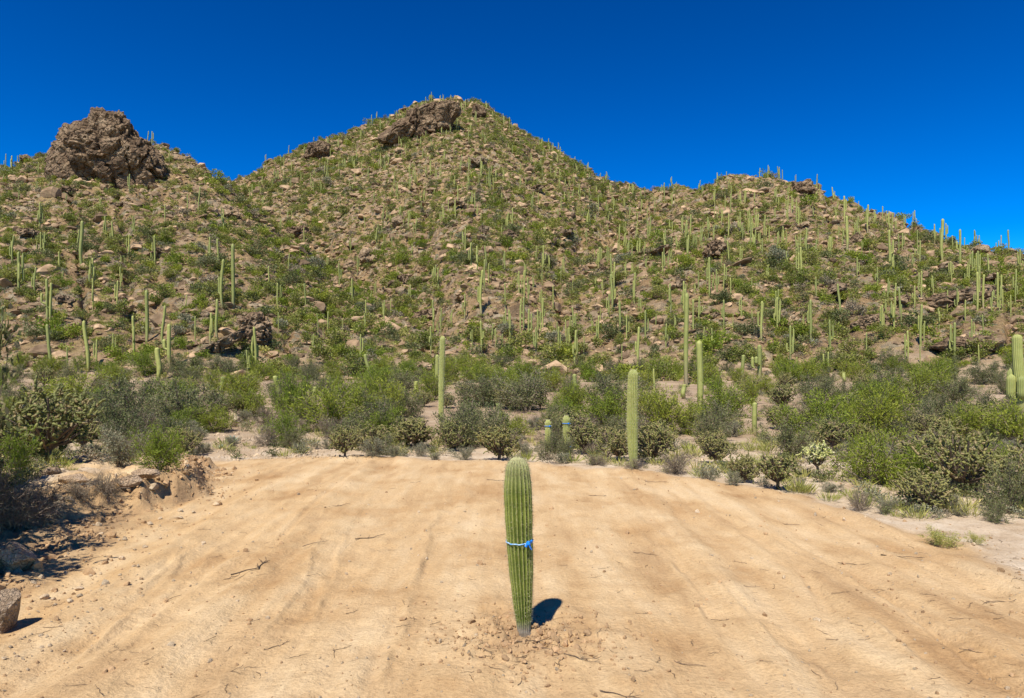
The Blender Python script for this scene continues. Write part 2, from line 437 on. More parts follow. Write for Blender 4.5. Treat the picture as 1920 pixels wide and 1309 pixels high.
def hill_z(h, u, d):
    v, Rg, r0 = np.interp(u, h[0], h[1]), np.interp(u, h[0], h[2]), np.interp(u, h[0], h[3])
    zr = CAM_H + (V0 - v) / F * Rg
    t = np.clip((d - r0) / np.maximum(Rg - r0, 1), 0, 1)
    up = 1.1 + (zr - 1.1) * (t ** 1.06) - 0.4 * np.maximum(r0 - d, 0)
    back = zr - 0.55 * np.maximum(d - Rg, 0)
    return np.where(d < Rg, up, back)

def smax(a, b, k):
    h = np.clip(0.5 + 0.5 * (a - b) / k, 0, 1)
    return b + (a - b) * h + k * h * (1 - h)

CX, CY = gp(983, 1192)      # the planted cactus

WHEEL = [(10, 1295, 195, 1160, .04, 0), (265, 1095, 400, 1005, .05, 0), (205, 1120, 330, 1030, .04, 0), (330, 1075, 480, 985, .04, 0), (60, 1309, 420, 1010, .10, 1), (430, 1309, 640, 1000, .11, 1), (520, 1240, 610, 1080, .04, 0), (700, 1300, 740, 1120, .05, 0),
         (1350, 955, 1560, 1060, .05, 0), (1290, 930, 1900, 1290, .11, 1), (1180, 960, 1420, 1200, .10, 1), (1500, 1030, 1720, 1150, .04, 0), (1600, 1010, 1890, 1140, .04, 0), (1240, 1040, 1380, 1180, .05, 0), (1650, 1160, 1850, 1309, .05, 0), (1420, 1140, 1560, 1300, .04, 0), (840, 960, 760, 1100, .04, 0)]

def terrain(x, y, full=False):
    x = np.asarray(x, float); y = np.asarray(y, float)
    d = y
    u = np.clip(960 + F * x / np.maximum(y, 0.5), -1300, 3200)
    base = 1.1 * sstep(13, 50, d) + 0.10 * fbm2(x * 0.16, y * 0.16, 3, 5) * sstep(12, 20, np.hypot(x, y))
    z = np.maximum(base, -1)
    hz = smax(smax(hill_z(HILL_L, u, d), hill_z(HILL_R, u, d), 2.0), hill_z(HILL_M, u, d), 2.5)
    hill = sstep(0.3, 3.0, hz - 1.1)
    z = smax(z, hz, 0.8)
    z = np.maximum(z, -2)
    rough = 1.3 * fbm2(x / 17, y / 17, 2, 11) + 0.75 * (1 - 2 * np.abs(noise2(x / 7, y / 9, 21))) + 0.5 * (1 - 2 * np.abs(noise2(x / 2.8, y / 2.8, 31))) + 0.28 * noise2(x / 1.1, y / 1.1, 41)
    rough = rough - 1.6 * sstep(.55, 1.0, 1 - np.abs(noise2(u / 75 + d / 160, d / 90, 61)) * 1.6) + 0.6
    z = z + hill * rough * np.clip(d / 120, 0.45, 1.25)
    # near ground
    near = y < 26
    sand = np.zeros_like(z); dug = np.zeros_like(z)
    if near.any():
        xn, yn = x[near], y[near]
        wob = 0.16 * fbm2(xn * 1.1, yn * 1.1, 3, 3)
        sd = poly_sd(xn, yn, CLEARING) + wob
        sn = sstep(-0.12, 0.14, sd)
        bd = poly_sd(xn, yn, BANK) + 0.13 * fbm2(xn * 1.9, yn * 1.9, 3, 8)
        bfade = 1 - sstep(10.8, 13.5, yn)
        wdt = 0.32 + 1.5 * (1 - sstep(6.6, 8.2, yn))
        bank = 0.29 * sstep(0.0, 1.0, (bd + .09 * noise2(xn * 4, yn * 4, 18) + .035 * noise2(xn * 17, yn * 17, 19)) / wdt) * bfade
        bank = bank + bfade * sstep(0, 0.5, bd) * 0.055 * fbm2(xn * 3.5, yn * 3.5, 4, 9)
        face = sstep(-0.1, 0.06, bd) * (1 - sstep(0.9, 1.6, bd / wdt)) * bfade
        # wheel-dragged ridges run away from the viewer, fanning slightly
        w = xn - 0.10 * (yn - 4) * np.tanh(xn / 3) + 0.12 * noise2(xn * .4, yn * .35, 77)
        tracks = 0.030 * noise2(w * 3.4, yn * 0.16, 51) + 0.017 * noise2(w * 8.5, yn * 0.35, 52) + 0.014 * np.abs(noise2(w * 5.1, yn * 0.5, 57)) * sstep(1.2, 3, np.abs(xn)) - 0.018 * sstep(0.62, 0.9, 1 - np.abs(noise2(w * 1.7 + 4, yn * 0.12, 53) * 3))
        edge = np.clip(sn, 0, 1)
        marks = np.zeros_like(xn)
        for (u0, v0, u1, v1, wd, kind) in WHEEL:
            (ax, ay), (bx, by) = gp(u0, v0), gp(u1, v1)
            L = math.hypot(bx - ax, by - ay); tx, ty = (bx - ax) / L, (by - ay) / L
            sa = (xn - ax) * tx + (yn - ay) * ty
            off = (xn - ax) * ty - (yn - ay) * tx + .07 * np.sin(sa * 1.3 + u0) + .03 * noise2(sa * 2.2, sa * 0 + u0, 5)
            win = sstep(-.1, .25, sa) * (1 - sstep(L - .3, L + .1, sa))
            if kind == 0:
                marks += win * (.016 * np.exp(-((off - wd) / .03) ** 2) - .012 * np.exp(-((off + wd * .3) / .04) ** 2)) * (.6 + .7 * noise2(sa * 5, sa * 0 + v0, 6))
            else:
                inb = sstep(wd, wd * .7, np.abs(off))
                marks += win * inb * (-.007 + .0045 * np.sin(sa * 2 * math.pi / .11 + off * 14)) * (.5 + .8 * noise2(sa * 1.7, off * 3, 12)) + win * .008 * np.exp(-((np.abs(off) - wd * 1.05) / .03) ** 2)
        tracks = tracks * (0.35 + 0.65 * sstep(0.5, 2.2, np.abs(xn - 0.3))) * edge
        lumps = 0.015 * fbm2(xn * 5, yn * 5, 3, 61) + 0.018 * fbm2(xn * .6, yn * .6, 2, 62)
        berm = 0.05 * np.exp(-((sd - 0.12) / 0.22) ** 2) * (0.6 + 0.6 * noise2(xn * 1.4, yn * 1.4, 66)) * (xn > -3.5)
        rc = np.hypot(xn - CX, yn - CY)
        mound = 0.018 * np.exp(-(rc / 0.24) ** 2) + 0.032 * fbm2(xn * 16, yn * 16, 3, 71) * np.exp(-(rc / 0.42) ** 2)
        lip = 0.016 * np.exp(-((np.hypot(xn - CX + .05, yn - CY - .05) - 0.52) / 0.09) ** 2) * (0.5 + 0.5 * noise2(xn * 4, yn * 4, 73))
        z[near] += bank + marks * edge + tracks + lumps * (1 - 0.3 * edge) + berm + mound + lip - 0.0
        sand[near] = np.clip(sn + 0.9 * face + 0.6 * sstep(0, .3, bd) * bfade * (noise2(xn * 1.2, yn * 1.2, 15) > 0), 0, 1)
        dug[near] = np.clip(0.75 * np.exp(-(rc / 0.40) ** 2) * (0.55 + 0.8 * fbm2(xn * 7, yn * 7, 3, 72)) + face * (0.72 + 0.5 * fbm2(xn * 3, yn * 3, 4, 74)) + 0.35 * np.exp(-((sd - .05) / .2) ** 2) * (xn > -3.4), 0, 1)
    if full:
        return z, sand, dug, hill
    return z

def zt(x, y):
    return float(terrain(np.array([x], float), np.array([y], float))[0])

# rings of depth and columns of azimuth
vv = np.arange(1335, 790, -3.1)
rings = np.concatenate([np.linspace(0.6, 3.2, 9), CAM_H * F / (vv - V0), np.arange(23.6, 48, 0.6), np.arange(48, 104, 0.62),
                        104 + np.cumsum(np.linspace(0.7, 1.7, 200)), np.arange(350, 640, 22), [700, 900, 1300, 2000, 3200, 5000]])
rings = np.unique(np.round(rings, 4))
tfine = (np.linspace(-330, 2250, 880) - 960) / F
phi1 = R_(62)
tc_l = np.tan(np.linspace(-phi1, math.atan(tfine[0]), 14)[:-1]); tc_r = np.tan(np.linspace(math.atan(tfine[-1]), phi1, 14)[1:])
tt = np.concatenate([tc_l, tfine, tc_r])
X = np.outer(rings, tt); Y = np.outer(rings, np.ones_like(tt))
ph = np.linspace(phi1, 2 * math.pi - phi1, 34)[1:-1]
Xo = np.outer(rings / math.cos(phi1), np.sin(ph)); Yo = np.outer(rings / math.cos(phi1), np.cos(ph))
GX = np.concatenate([X, Xo], 1); GY = np.concatenate([Y, Yo], 1)
nr, nc = GX.shape
gz, gs, gd, gh = terrain(GX.ravel(), GY.ravel(), True)
verts = np.stack([GX.ravel(), GY.ravel(), gz], 1)
idx = np.arange(nr * nc).reshape(nr, nc)
nxt = np.roll(idx, -1, 1)
quads = np.stack([idx[:-1].ravel(), nxt[:-1].ravel(), nxt[1:].ravel(), idx[1:].ravel()], 1)
# close the little disc under the camera
cidx = len(verts)
verts = np.concatenate([verts, [[0, 0, 0.0]]])
tri = np.stack([np.full(nc, cidx), nxt[0], idx[0]], 1)
gme = fast_mesh('ground', verts, [quads, tri], M['ground'], True)
scrub = np.clip(sstep(12.5, 19, GY.ravel()) + .35 * fbm2(GX.ravel() * .35, GY.ravel() * .35, 3, 90) * (GY.ravel() > 11), 0, 1)
add_attr(gme, 'scrub', np.append(scrub, 0))
add_attr(gme, 'sand', np.append(gs, 1)); add_attr(gme, 'dug', np.append(gd, 0)); add_attr(gme, 'hill', np.append(gh, 0))
ground = tag(link('ground', gme), 'tan sand clearing and stony desert hillside', kind='structure')

# what the eye can see of the terrain: for every column, rows of the running skyline
VU = np.linspace(-330, 2250, 431)
VD = np.concatenate([np.arange(3, 48, 0.5), np.arange(48, 345, 1.0)])
gx = np.outer((VU - 960) / F, VD); gy = np.outer(np.ones_like(VU), VD)
gzz = terrain(gx.ravel(), gy.ravel()).reshape(gx.shape)
ROW = V0 - (gzz - CAM_H) / gy * F
RUN = np.minimum.accumulate(ROW, 1)

def ground_at(u, v):
    """the visible ground point whose photo position is (u, v)"""
    k = int(np.clip(np.round((u - VU[0]) / (VU[1] - VU[0])), 0, len(VU) - 1))
    j = np.argmax(RUN[k] <= v)
    if RUN[k][j] > v: j = int(np.argmin(ROW[k]))
    if j > 0:
        a, b = RUN[k][j - 1], RUN[k][j]
        t = (a - v) / max(a - b, 1e-6)
        d = VD[j - 1] + (VD[j] - VD[j - 1]) * min(max(t, 0), 1)
    else: d = VD[0]
    x = (u - 960) / F * d
    return x, d, zt(x, d)

def visible(u, d, row, tol=4.0):
    k = np.clip(np.round((u - VU[0]) / (VU[1] - VU[0])).astype(int), 0, len(VU) - 1)
    j = np.clip(np.searchsorted(VD, d) - 1, 0, len(VD) - 1)
    return row <= RUN[k, j] + tol

# ------------------------------------------------------------------ labels by place
ORD = ['first', 'second', 'third', 'fourth', 'fifth', 'sixth', 'seventh', 'eighth', 'ninth', 'tenth', 'eleventh', 'twelfth', 'thirteenth', 'fourteenth', 'fifteenth',
       'sixteenth', 'seventeenth', 'eighteenth', 'nineteenth', 'twentieth'] + ['%dth' % k if k % 10 not in (1, 2, 3) else {1: '%dst', 2: '%dnd', 3: '%drd'}[k % 10] % k for k in range(21, 200)]
PENDING = []
def sector(u):
    for lim, s in ((330, 'below the dark crag'), (640, 'below the saddle'), (960, "under the summit's shaded outcrop"), (1280, "under the summit's bare shoulder"), (1600, 'below the flat-topped knoll')):
        if u < lim: return s
    return 'under the low ridge'
def band(v):
    for lim, s in ((800, 'beside the sand'), (695, 'in the scrub belt'), (590, "at the slope's foot"), (480, 'on the lower slope'), (370, 'on the middle slope')):
        if v > lim: return s
    return 'near the skyline'
def place_label(o, desc, u, v):
    PENDING.append((o, desc, u, v))
def finish_labels():
    cells = {}
    for e in PENDING: cells.setdefault((e[1], band(e[3]), sector(e[2])), []).append(e)
    for (desc, b, s), es in cells.items():
        es.sort(key=lambda e: e[2])
        for k, e in enumerate(es):
            e[0]['label'] = f'{desc} {b} {s}' if len(es) == 1 else f'{desc}, {ORD[k]} from left {b} {s}'

# ------------------------------------------------------------------ plant builders (all made about one metre tall)
def tube(paths, sides=4):
    """paths: list of (points (k,3), radii (k,)) -> verts, quads"""
    V_, Q_ = [], []; off = 0
    for p, r in paths:
        p = np.asarray(p, float); r = np.asarray(r, float); k = len(p)
        t = np.gradient(p, axis=0); t /= np.linalg.norm(t, axis=1)[:, None] + 1e-9
        ref = np.where(np.abs(t[:, 2:3]) > 0.9, [[1, 0, 0]], [[0, 0, 1]])
        a = np.cross(t, ref); a /= np.linalg.norm(a, axis=1)[:, None] + 1e-9
        b = np.cross(t, a)
        th = np.arange(sides) / sides * 2 * math.pi
        ring = p[:, None] + r[:, None, None] * (np.cos(th)[None, :, None] * a[:, None] + np.sin(th)[None, :, None] * b[:, None])
        V_.append(ring.reshape(-1, 3))
        i = np.arange(k * sides).reshape(k, sides); j = np.roll(i, -1, 1)
        Q_.append(np.stack([i[:-1].ravel(), j[:-1].ravel(), j[1:].ravel(), i[1:].ravel()], 1) + off)
        off += k * sides
    return np.concatenate(V_), np.concatenate(Q_)

def leaves(pos, direc, ln, wd, g):
    """diamond leaves at pos pointing along direc"""
    n = len(pos)
    d = direc / (np.linalg.norm(direc, axis=1)[:, None] + 1e-9)
    s = np.cross(d, g.normal(size=(n, 3))); s /= np.linalg.norm(s, axis=1)[:, None] + 1e-9
    ln = ln * g.uniform(0.6, 1.35, n)[:, None]; wd = wd * g.uniform(0.6, 1.35, n)[:, None]
    v = np.stack([pos, pos + d * ln * .5 + s * wd * .5, pos + d * ln, pos + d * ln * .5 - s * wd * .5], 1).reshape(-1, 3)
    f = np.arange(n * 4).reshape(n, 4)
    return v, f

def unit(v): return v / (np.linalg.norm(v, axis=-1, keepdims=True) + 1e-9)

def make_bush(name, seed, leafmat, width=0.7, stems=14, twigs=9, nleaf=16, ln=0.06, wd=0.022, droop=0.0, flat=0.0, twig_len=0.3, trunk=None, spread_leaf=0.5, stem_mat='bark'):
    g = np.random.default_rng(seed)
    sp, lp, ld = [], [], []
    lob = g.uniform(0, 6.28, 3)
    for s in range(stems):
        az = s / stems * 2 * math.pi + g.normal() * 0.4
        el = math.asin(min(0.98, g.uniform(0.05, 1) ** (0.7)))
        rad = g.uniform(0.72, 1.0) * (1 + 0.16 * math.sin(3 * az + lob[0]) + 0.12 * math.sin(5 * az + lob[1]))
        tip = np.array([math.cos(az) * math.cos(el) * width * rad, math.sin(az) * math.cos(el) * width * rad, (0.18 + 0.72 * math.sin(el)) * rad])
        b0 = np.array([g.normal() * 0.04, g.normal() * 0.04, -0.03])
        if trunk: b0 = b0 + np.array([0, 0, trunk])
        t = np.linspace(0, 1, 6)[:, None]
        mid = np.array([tip[0] * .38, tip[1] * .38, tip[2] * (.62 - flat * .3)])
        path = (1 - t) ** 2 * b0 + 2 * t * (1 - t) * (mid + g.normal(size=3) * 0.05) + t * t * tip
        path[1:-1] += g.normal(size=(4, 3)) * 0.018
        sp.append((path, np.linspace(0.016, 0.004, 6)))
        for k in range(twigs):
            tt_ = g.uniform(0.28, 1.0)
            a = path[min(4, int(tt_ * 5))] * (1 - (tt_ * 5) % 1) + path[min(5, int(tt_ * 5) + 1)] * ((tt_ * 5) % 1)
            dr = unit(unit(a - np.array([0, 0, .25]))*0.9 + g.normal(size=3) * 0.65 + np.array([0, 0, .35 - droop]))
            L = twig_len * g.uniform(0.5, 1.15)
            e = a + dr * L + np.array([0, 0, -droop * L * .5])
            m_ = a + dr * L * .5 + g.normal(size=3) * .02
            sp.append((np.array([a, m_, e]), np.array([0.006, 0.004, 0.002])))
            q = g.uniform(0.15, 1.05, nleaf)[:, None]
            pos = a * (1 - q) + e * q + g.normal(size=(nleaf, 3)) * 0.028 * (1 + spread_leaf)
            lp.append(pos); ld.append(dr[None] * 0.9 + g.normal(size=(nleaf, 3)) * 0.7)
    if trunk:
        sp.append((np.array([[0, 0, -0.08], [0.01, 0.012, trunk * .5], [0, 0, trunk + .03]]), np.array([.045, .035, .03])))
    sv, sf = tube(sp, 3)
    lp, ld = np.concatenate(lp), np.concatenate(ld)
    lp[:, 2] = np.maximum(lp[:, 2], 0.015)
    lv, lf = leaves(lp, ld, ln, wd, g)
    lv[:, 2] = np.maximum(lv[:, 2], 0.003)
    return [('stems', fast_mesh(name + '_stems', sv, sf, M[stem_mat])), ('foliage', fast_mesh(name + '_foliage', lv, lf, M[leafmat]))]

def make_far_bush(name, seed, leafmat, n=300, width=0.62, size=0.15):
    g = np.random.default_rng(seed)
    k = 9
    cen = unit(g.normal(size=(k, 3))) * np.array([width * .62, width * .62, 0.33]) * g.uniform(.4, 1.1, (k, 1)) + np.array([0, 0, .42])
    w = g.integers(0, k, n)
    p = cen[w] + unit(g.normal(size=(n, 3))) * g.uniform(.3, 1, (n, 1)) * np.array([.30, .30, .26])
    p[:, 2] = np.maximum(p[:, 2], 0.03)
    lv, lf = leaves(p, unit(p - np.array([0, 0, .1])) + g.normal(size=(n, 3)) * .7, size, size * .5, g)
    lv[:, 2] = np.maximum(lv[:, 2], -.02)
    return fast_mesh(name, lv, lf, M[leafmat])

def make_cholla(name, seed, chains=150, trunk=0.24, width=0.55, jl=0.058, jr=0.0145, mat='cholla', low=0.1):
    """a jointed cactus: woody trunk and branches, then chains of short spiny cylinders"""
    g = np.random.default_rng(seed)
    wood = [(np.array([[0, 0, -.06], [.012, -.01, trunk * .5], [0, 0.01, trunk]]), np.array([.042, .034, .030]))]
    JV, JA, JB, SPN = [], [], [], []
    sides = 5
    th = np.arange(sides) / sides * 6.283
    prof = [(0, .45), (.18, 1.0), (.78, 1.0), (1.0, .4)]
    off = 0
    cz = (1 + low) / 2; hz = (1 - low) / 2
    lob = unit(g.normal(size=(9, 3)))
    for c in range(chains):
        dr = unit(g.normal(size=3))
        lump = .74 + .26 * float(np.max(lob @ dr))
        rad = g.uniform(0.15, 1) ** .45 * lump
        p = np.array([dr[0] * width * rad, dr[1] * width * rad, cz + dr[2] * hz * rad * .92])
        if c % 5 == 0:
            a = np.array([0, 0, trunk * g.uniform(.55, 1.0)])
            wood.append((np.array([a, a * .55 + p * .45 + np.array([0, 0, -.03]) + g.normal(size=3) * .02, p]), np.array([.022, .016, .011])))
        d = unit(dr * .6 + g.normal(size=3) * .5 + np.array([0, 0, .35]))
        p = p - d * jl * 2
        for k in range(int(g.integers(3, 6))):
            nd = unit(d * .8 + g.normal(size=3) * .5 + np.array([0, 0, .08]))
            L = jl * g.uniform(.65, 1.25); e = p + nd * L
            a = unit(np.cross(nd, g.normal(size=3))); b = np.cross(nd, a)
            r = jr * g.uniform(.8, 1.25)
            JV.append(np.concatenate([p + nd * L * t + r * s_ * (np.cos(th)[:, None] * a + np.sin(th)[:, None] * b) for t, s_ in prof] + [[e + nd * r * .3]]))
            ii = np.arange(4 * sides).reshape(4, sides); jj = np.roll(ii, -1, 1)
            JA.append(np.stack([ii[:-1].ravel(), jj[:-1].ravel(), jj[1:].ravel(), ii[1:].ravel()], 1) + off)
            JB.append(np.stack([ii[3], jj[3], np.full(sides, 4 * sides)], 1) + off)
            off += 4 * sides + 1
            ns = 9
            t = g.uniform(.1, 1.05, ns)[:, None]; an = g.uniform(0, 6.283, ns)[:, None]
            rd = np.cos(an) * a + np.sin(an) * b
            SPN.append((p + nd * L * t + rd * r * .85, rd + nd * .5 + g.normal(size=(ns, 3)) * .3))
            p, d = e, nd
    wv, wf = tube(wood, 6)
    jm = fast_mesh(name + '_joints', np.concatenate(JV), [np.concatenate(JA), np.concatenate(JB)], M[mat], True)
    sv, sf = leaves(np.concatenate([a for a, b in SPN]), np.concatenate([b for a, b in SPN]), .02, .0045, g)
    return [('trunk', fast_mesh(name + '_trunk', wv, wf, M['cholla_bark'], True)), ('joints', jm), ('spines', fast_mesh(name + '_spines', sv, sf, M['cholla_spine' if mat == 'cholla' else 'spine']))]

def ribbed(path, rad, ribs, per, depth, twist=0.0, cap=True):
    """ribbed column along a path; returns verts, quads, crest value, position along"""
    p = np.asarray(path, float); k = len(p)
    t = unit(np.gradient(p, axis=0))
    ref = np.array([0.31, 0.95, 0.0])
    a = unit(np.cross(t, np.cross(np.broadcast_to(ref, t.shape), t))); b = np.cross(t, a)
    S = ribs * per
    th = np.arange(S) / S * 2 * math.pi
    wv = np.cos(th * ribs)
    wv = np.sign(wv) * np.abs(wv) ** 0.8
    r = np.asarray(rad)[:, None] * (1 + depth * wv[None, :])
    v = p[:, None] + r[:, :, None] * (np.cos(th)[None, :, None] * a[:, None] + np.sin(th)[None, :, None] * b[:, None])
    i = np.arange(k * S).reshape(k, S); j = np.roll(i, -1, 1)
    q = np.stack([i[:-1].ravel(), j[:-1].ravel(), j[1:].ravel(), i[1:].ravel()], 1)
    crest = np.broadcast_to((wv * .5 + .5)[None, :], (k, S)).ravel()
    al = np.broadcast_to(np.linspace(0, 1, k)[:, None], (k, S)).ravel()
    return v.reshape(-1, 3), q, crest, al

def dome(n, r0, rmid, shape=0.09):
    """radius along a stem: narrower foot, fuller middle, round tip"""
    t = np.linspace(0, 1, n)
    t = 1 - (1 - t) ** 1.4
    body = r0 + (rmid - r0) * sstep(0, .4, t) * (1 - .12 * sstep(.6, 1, t))
    tip = np.sqrt(np.clip(1 - np.clip((t - (1 - shape)) / shape, 0, 1) ** 2, 0, 1))
    return t, np.maximum(body * tip, 0.0006)

def make_saguaro(name, seed, arms=0, rr=0.045, ribs=11, per=2, n=16, mat='saguaro', lean=0.0):
    g = np.random.default_rng(seed)
    t, r = dome(n, rr * .8, rr, 0.05)
    wig = g.normal() * .012
    path = np.stack([lean * t + wig * np.sin(t * 5), g.normal() * .01 * np.sin(t * 4), t * 1.0 - 0.02 * (1 - t)], 1)
    v, q, c, al = ribbed(path, r, ribs, per, 0.11)
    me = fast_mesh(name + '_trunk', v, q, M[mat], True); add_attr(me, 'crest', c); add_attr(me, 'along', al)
    parts = [('trunk', me)]
    for k in range(arms):
        az = g.uniform(0, 6.283); h0 = g.uniform(.22, .5); out = g.uniform(.068, .105); top = min(.97, h0 + g.uniform(.2, .5))
        ar = rr * g.uniform(.74, .95)
        s = np.linspace(0, 1, 12)
        el = np.clip(s / .42, 0, 1)
        rad_ = out * np.sin(el * math.pi / 2)
        zz = h0 + .05 * (1 - np.cos(el * math.pi / 2)) + np.clip((s - .42) / .58, 0, 1) * (top - h0 - .05)
        bx = np.interp(h0, path[:, 2], path[:, 0])
        ap = np.stack([bx + np.cos(az) * rad_, np.sin(az) * rad_, zz], 1)
        rs = ar * np.interp(s, [0, .1, .5, .9, .96, 1], [.6, .75, 1, .95, .7, .03])
        v, q, c, al = ribbed(ap, rs, max(7, ribs - 3), per, 0.11)
        am = fast_mesh(name + '_arm', v, q, M[mat], True); add_attr(am, 'crest', c); add_attr(am, 'along', .5 + .5 * al)
        parts.append(('arm', am))
    return parts

_ico = {}
def ico(sub):
    if sub not in _ico:
        bm = bmesh.new(); bmesh.ops.create_icosphere(bm, subdivisions=sub, radius=1.0)
        bm.verts.ensure_lookup_table()
        _ico[sub] = (np.array([v.co[:] for v in bm.verts]), np.array([[v.index for v in f.verts] for f in bm.faces]))
        bm.free()
    return _ico[sub]

def make_rock(name, seed, sub=3, mat='boulder', cuts=13, squash=(1, .85, .7), rough=.05, smooth=True):
    g = np.random.default_rng(seed)
    v, f = ico(sub); v = v.copy()
    for k in range(cuts):
        nrm = unit(g.normal(size=3)); dd = g.uniform(.5, .86)
        s = v @ nrm
        v -= np.maximum(s - dd, 0)[:, None] * nrm * .96
    v += unit(v) * (noise3(v * 2.3 + seed, seed)[:, None] * rough + noise3(v * 6.1 + seed, seed + 5)[:, None] * rough * .5)
    v *= np.array(squash)
    return fast_mesh(name, v, f, M[mat], smooth)

def thing(name, parts, loc, rotz=0.0, scale=(1, 1, 1), cat=None, group=None, tilt=(0, 0), label=None, kinds=None):
    root = bpy.data.objects.new(name, None)
    root.empty_display_size = 0.2
    COL.objects.link(root)
    root.location = loc; root.rotation_euler = (tilt[0], tilt[1], rotz); root.scale = scale
    for pn, me in parts:
        o = bpy.data.objects.new(pn, me); COL.objects.link(o); o.parent = root
        if pn in ('spines', 'joints'): o['kind'] = 'stuff'
    tag(root, label, cat, group)
    return root

# ------------------------------------------------------------------ scattered masses (geometry nodes, one object each)
def scatter(name, meshes, pos, rot, scl, idx_, label, cat):
    c = bpy.data.collections.new(name + '_kinds')          # not linked to the scene
    for k, me in enumerate(meshes):
        o = bpy.data.objects.new('%s_kind_%02d' % (name, k), me); c.objects.link(o)
    me = bpy.data.meshes.new(name)
    me.vertices.add(len(pos)); me.vertices.foreach_set('co', np.asarray(pos, np.float32).ravel())
    a = me.attributes.new('rot', 'FLOAT_VECTOR', 'POINT'); a.data.foreach_set('vector', np.asarray(rot, np.float32).ravel())
    a = me.attributes.new('scl', 'FLOAT_VECTOR', 'POINT'); a.data.foreach_set('vector', np.asarray(scl, np.float32).ravel())
    a = me.attributes.new('pick', 'INT', 'POINT'); a.data.foreach_set('value', np.asarray(idx_, np.int32))
    me.update()
    o = link(name, me)
    ng = bpy.data.node_groups.new(name + '_nodes', 'GeometryNodeTree')
    ng.interface.new_socket('Geometry', in_out='INPUT', socket_type='NodeSocketGeometry')
    ng.interface.new_socket('Geometry', in_out='OUTPUT', socket_type='NodeSocketGeometry')
    n, l = ng.nodes, ng.links
    gi, go = n.new('NodeGroupInput'), n.new('NodeGroupOutput')
    ci = n.new('GeometryNodeCollectionInfo'); ci.inputs['Collection'].default_value = c
    ci.inputs['Separate Children'].default_value = True; ci.inputs['Reset Children'].default_value = True
    ip = n.new('GeometryNodeInstanceOnPoints'); ip.inputs['Pick Instance'].default_value = True
    def na(nm, t):
        x = n.new('GeometryNodeInputNamedAttribute'); x.data_type = t; x.inputs['Name'].default_value = nm
        return x.outputs['Attribute']
    l.new(gi.outputs[0], ip.inputs['Points']); l.new(ci.outputs[0], ip.inputs['Instance'])
    l.new(na('pick', 'INT'), ip.inputs['Instance Index'])
    er = n.new('FunctionNodeEulerToRotation'); l.new(na('rot', 'FLOAT_VECTOR'), er.inputs[0]); l.new(er.outputs[0], ip.inputs['Rotation'])
    l.new(na('scl', 'FLOAT_VECTOR'), ip.inputs['Scale'])
    l.new(ip.outputs[0], go.inputs[0])
    md = o.modifiers.new('scatter', 'NODES'); md.node_group = ng
    return tag(o, label, cat, kind='stuff')

def hill_points(n, seed, power=0.5, dmin=46, dmax=335, umin=-260, umax=2180):
    """points spread over the hillsides that can be seen"""
    g = np.random.default_rng(seed)
    out = []
    tot = 0
    while tot < n:
        u = g.uniform(umin, umax, n); d = dmin + (dmax - dmin) * g.uniform(0, 1, n) ** (1 / (1 + power))
        x = (u - 960) / F * d
        z = terrain(x, d)
        row = V0 - (z - CAM_H) / d * F
        ok = visible(u, d, row, 5.0)
        out.append(np.stack([x, d, z, u, row], 1)[ok]); tot += ok.sum()
    return np.concatenate(out)[:n]

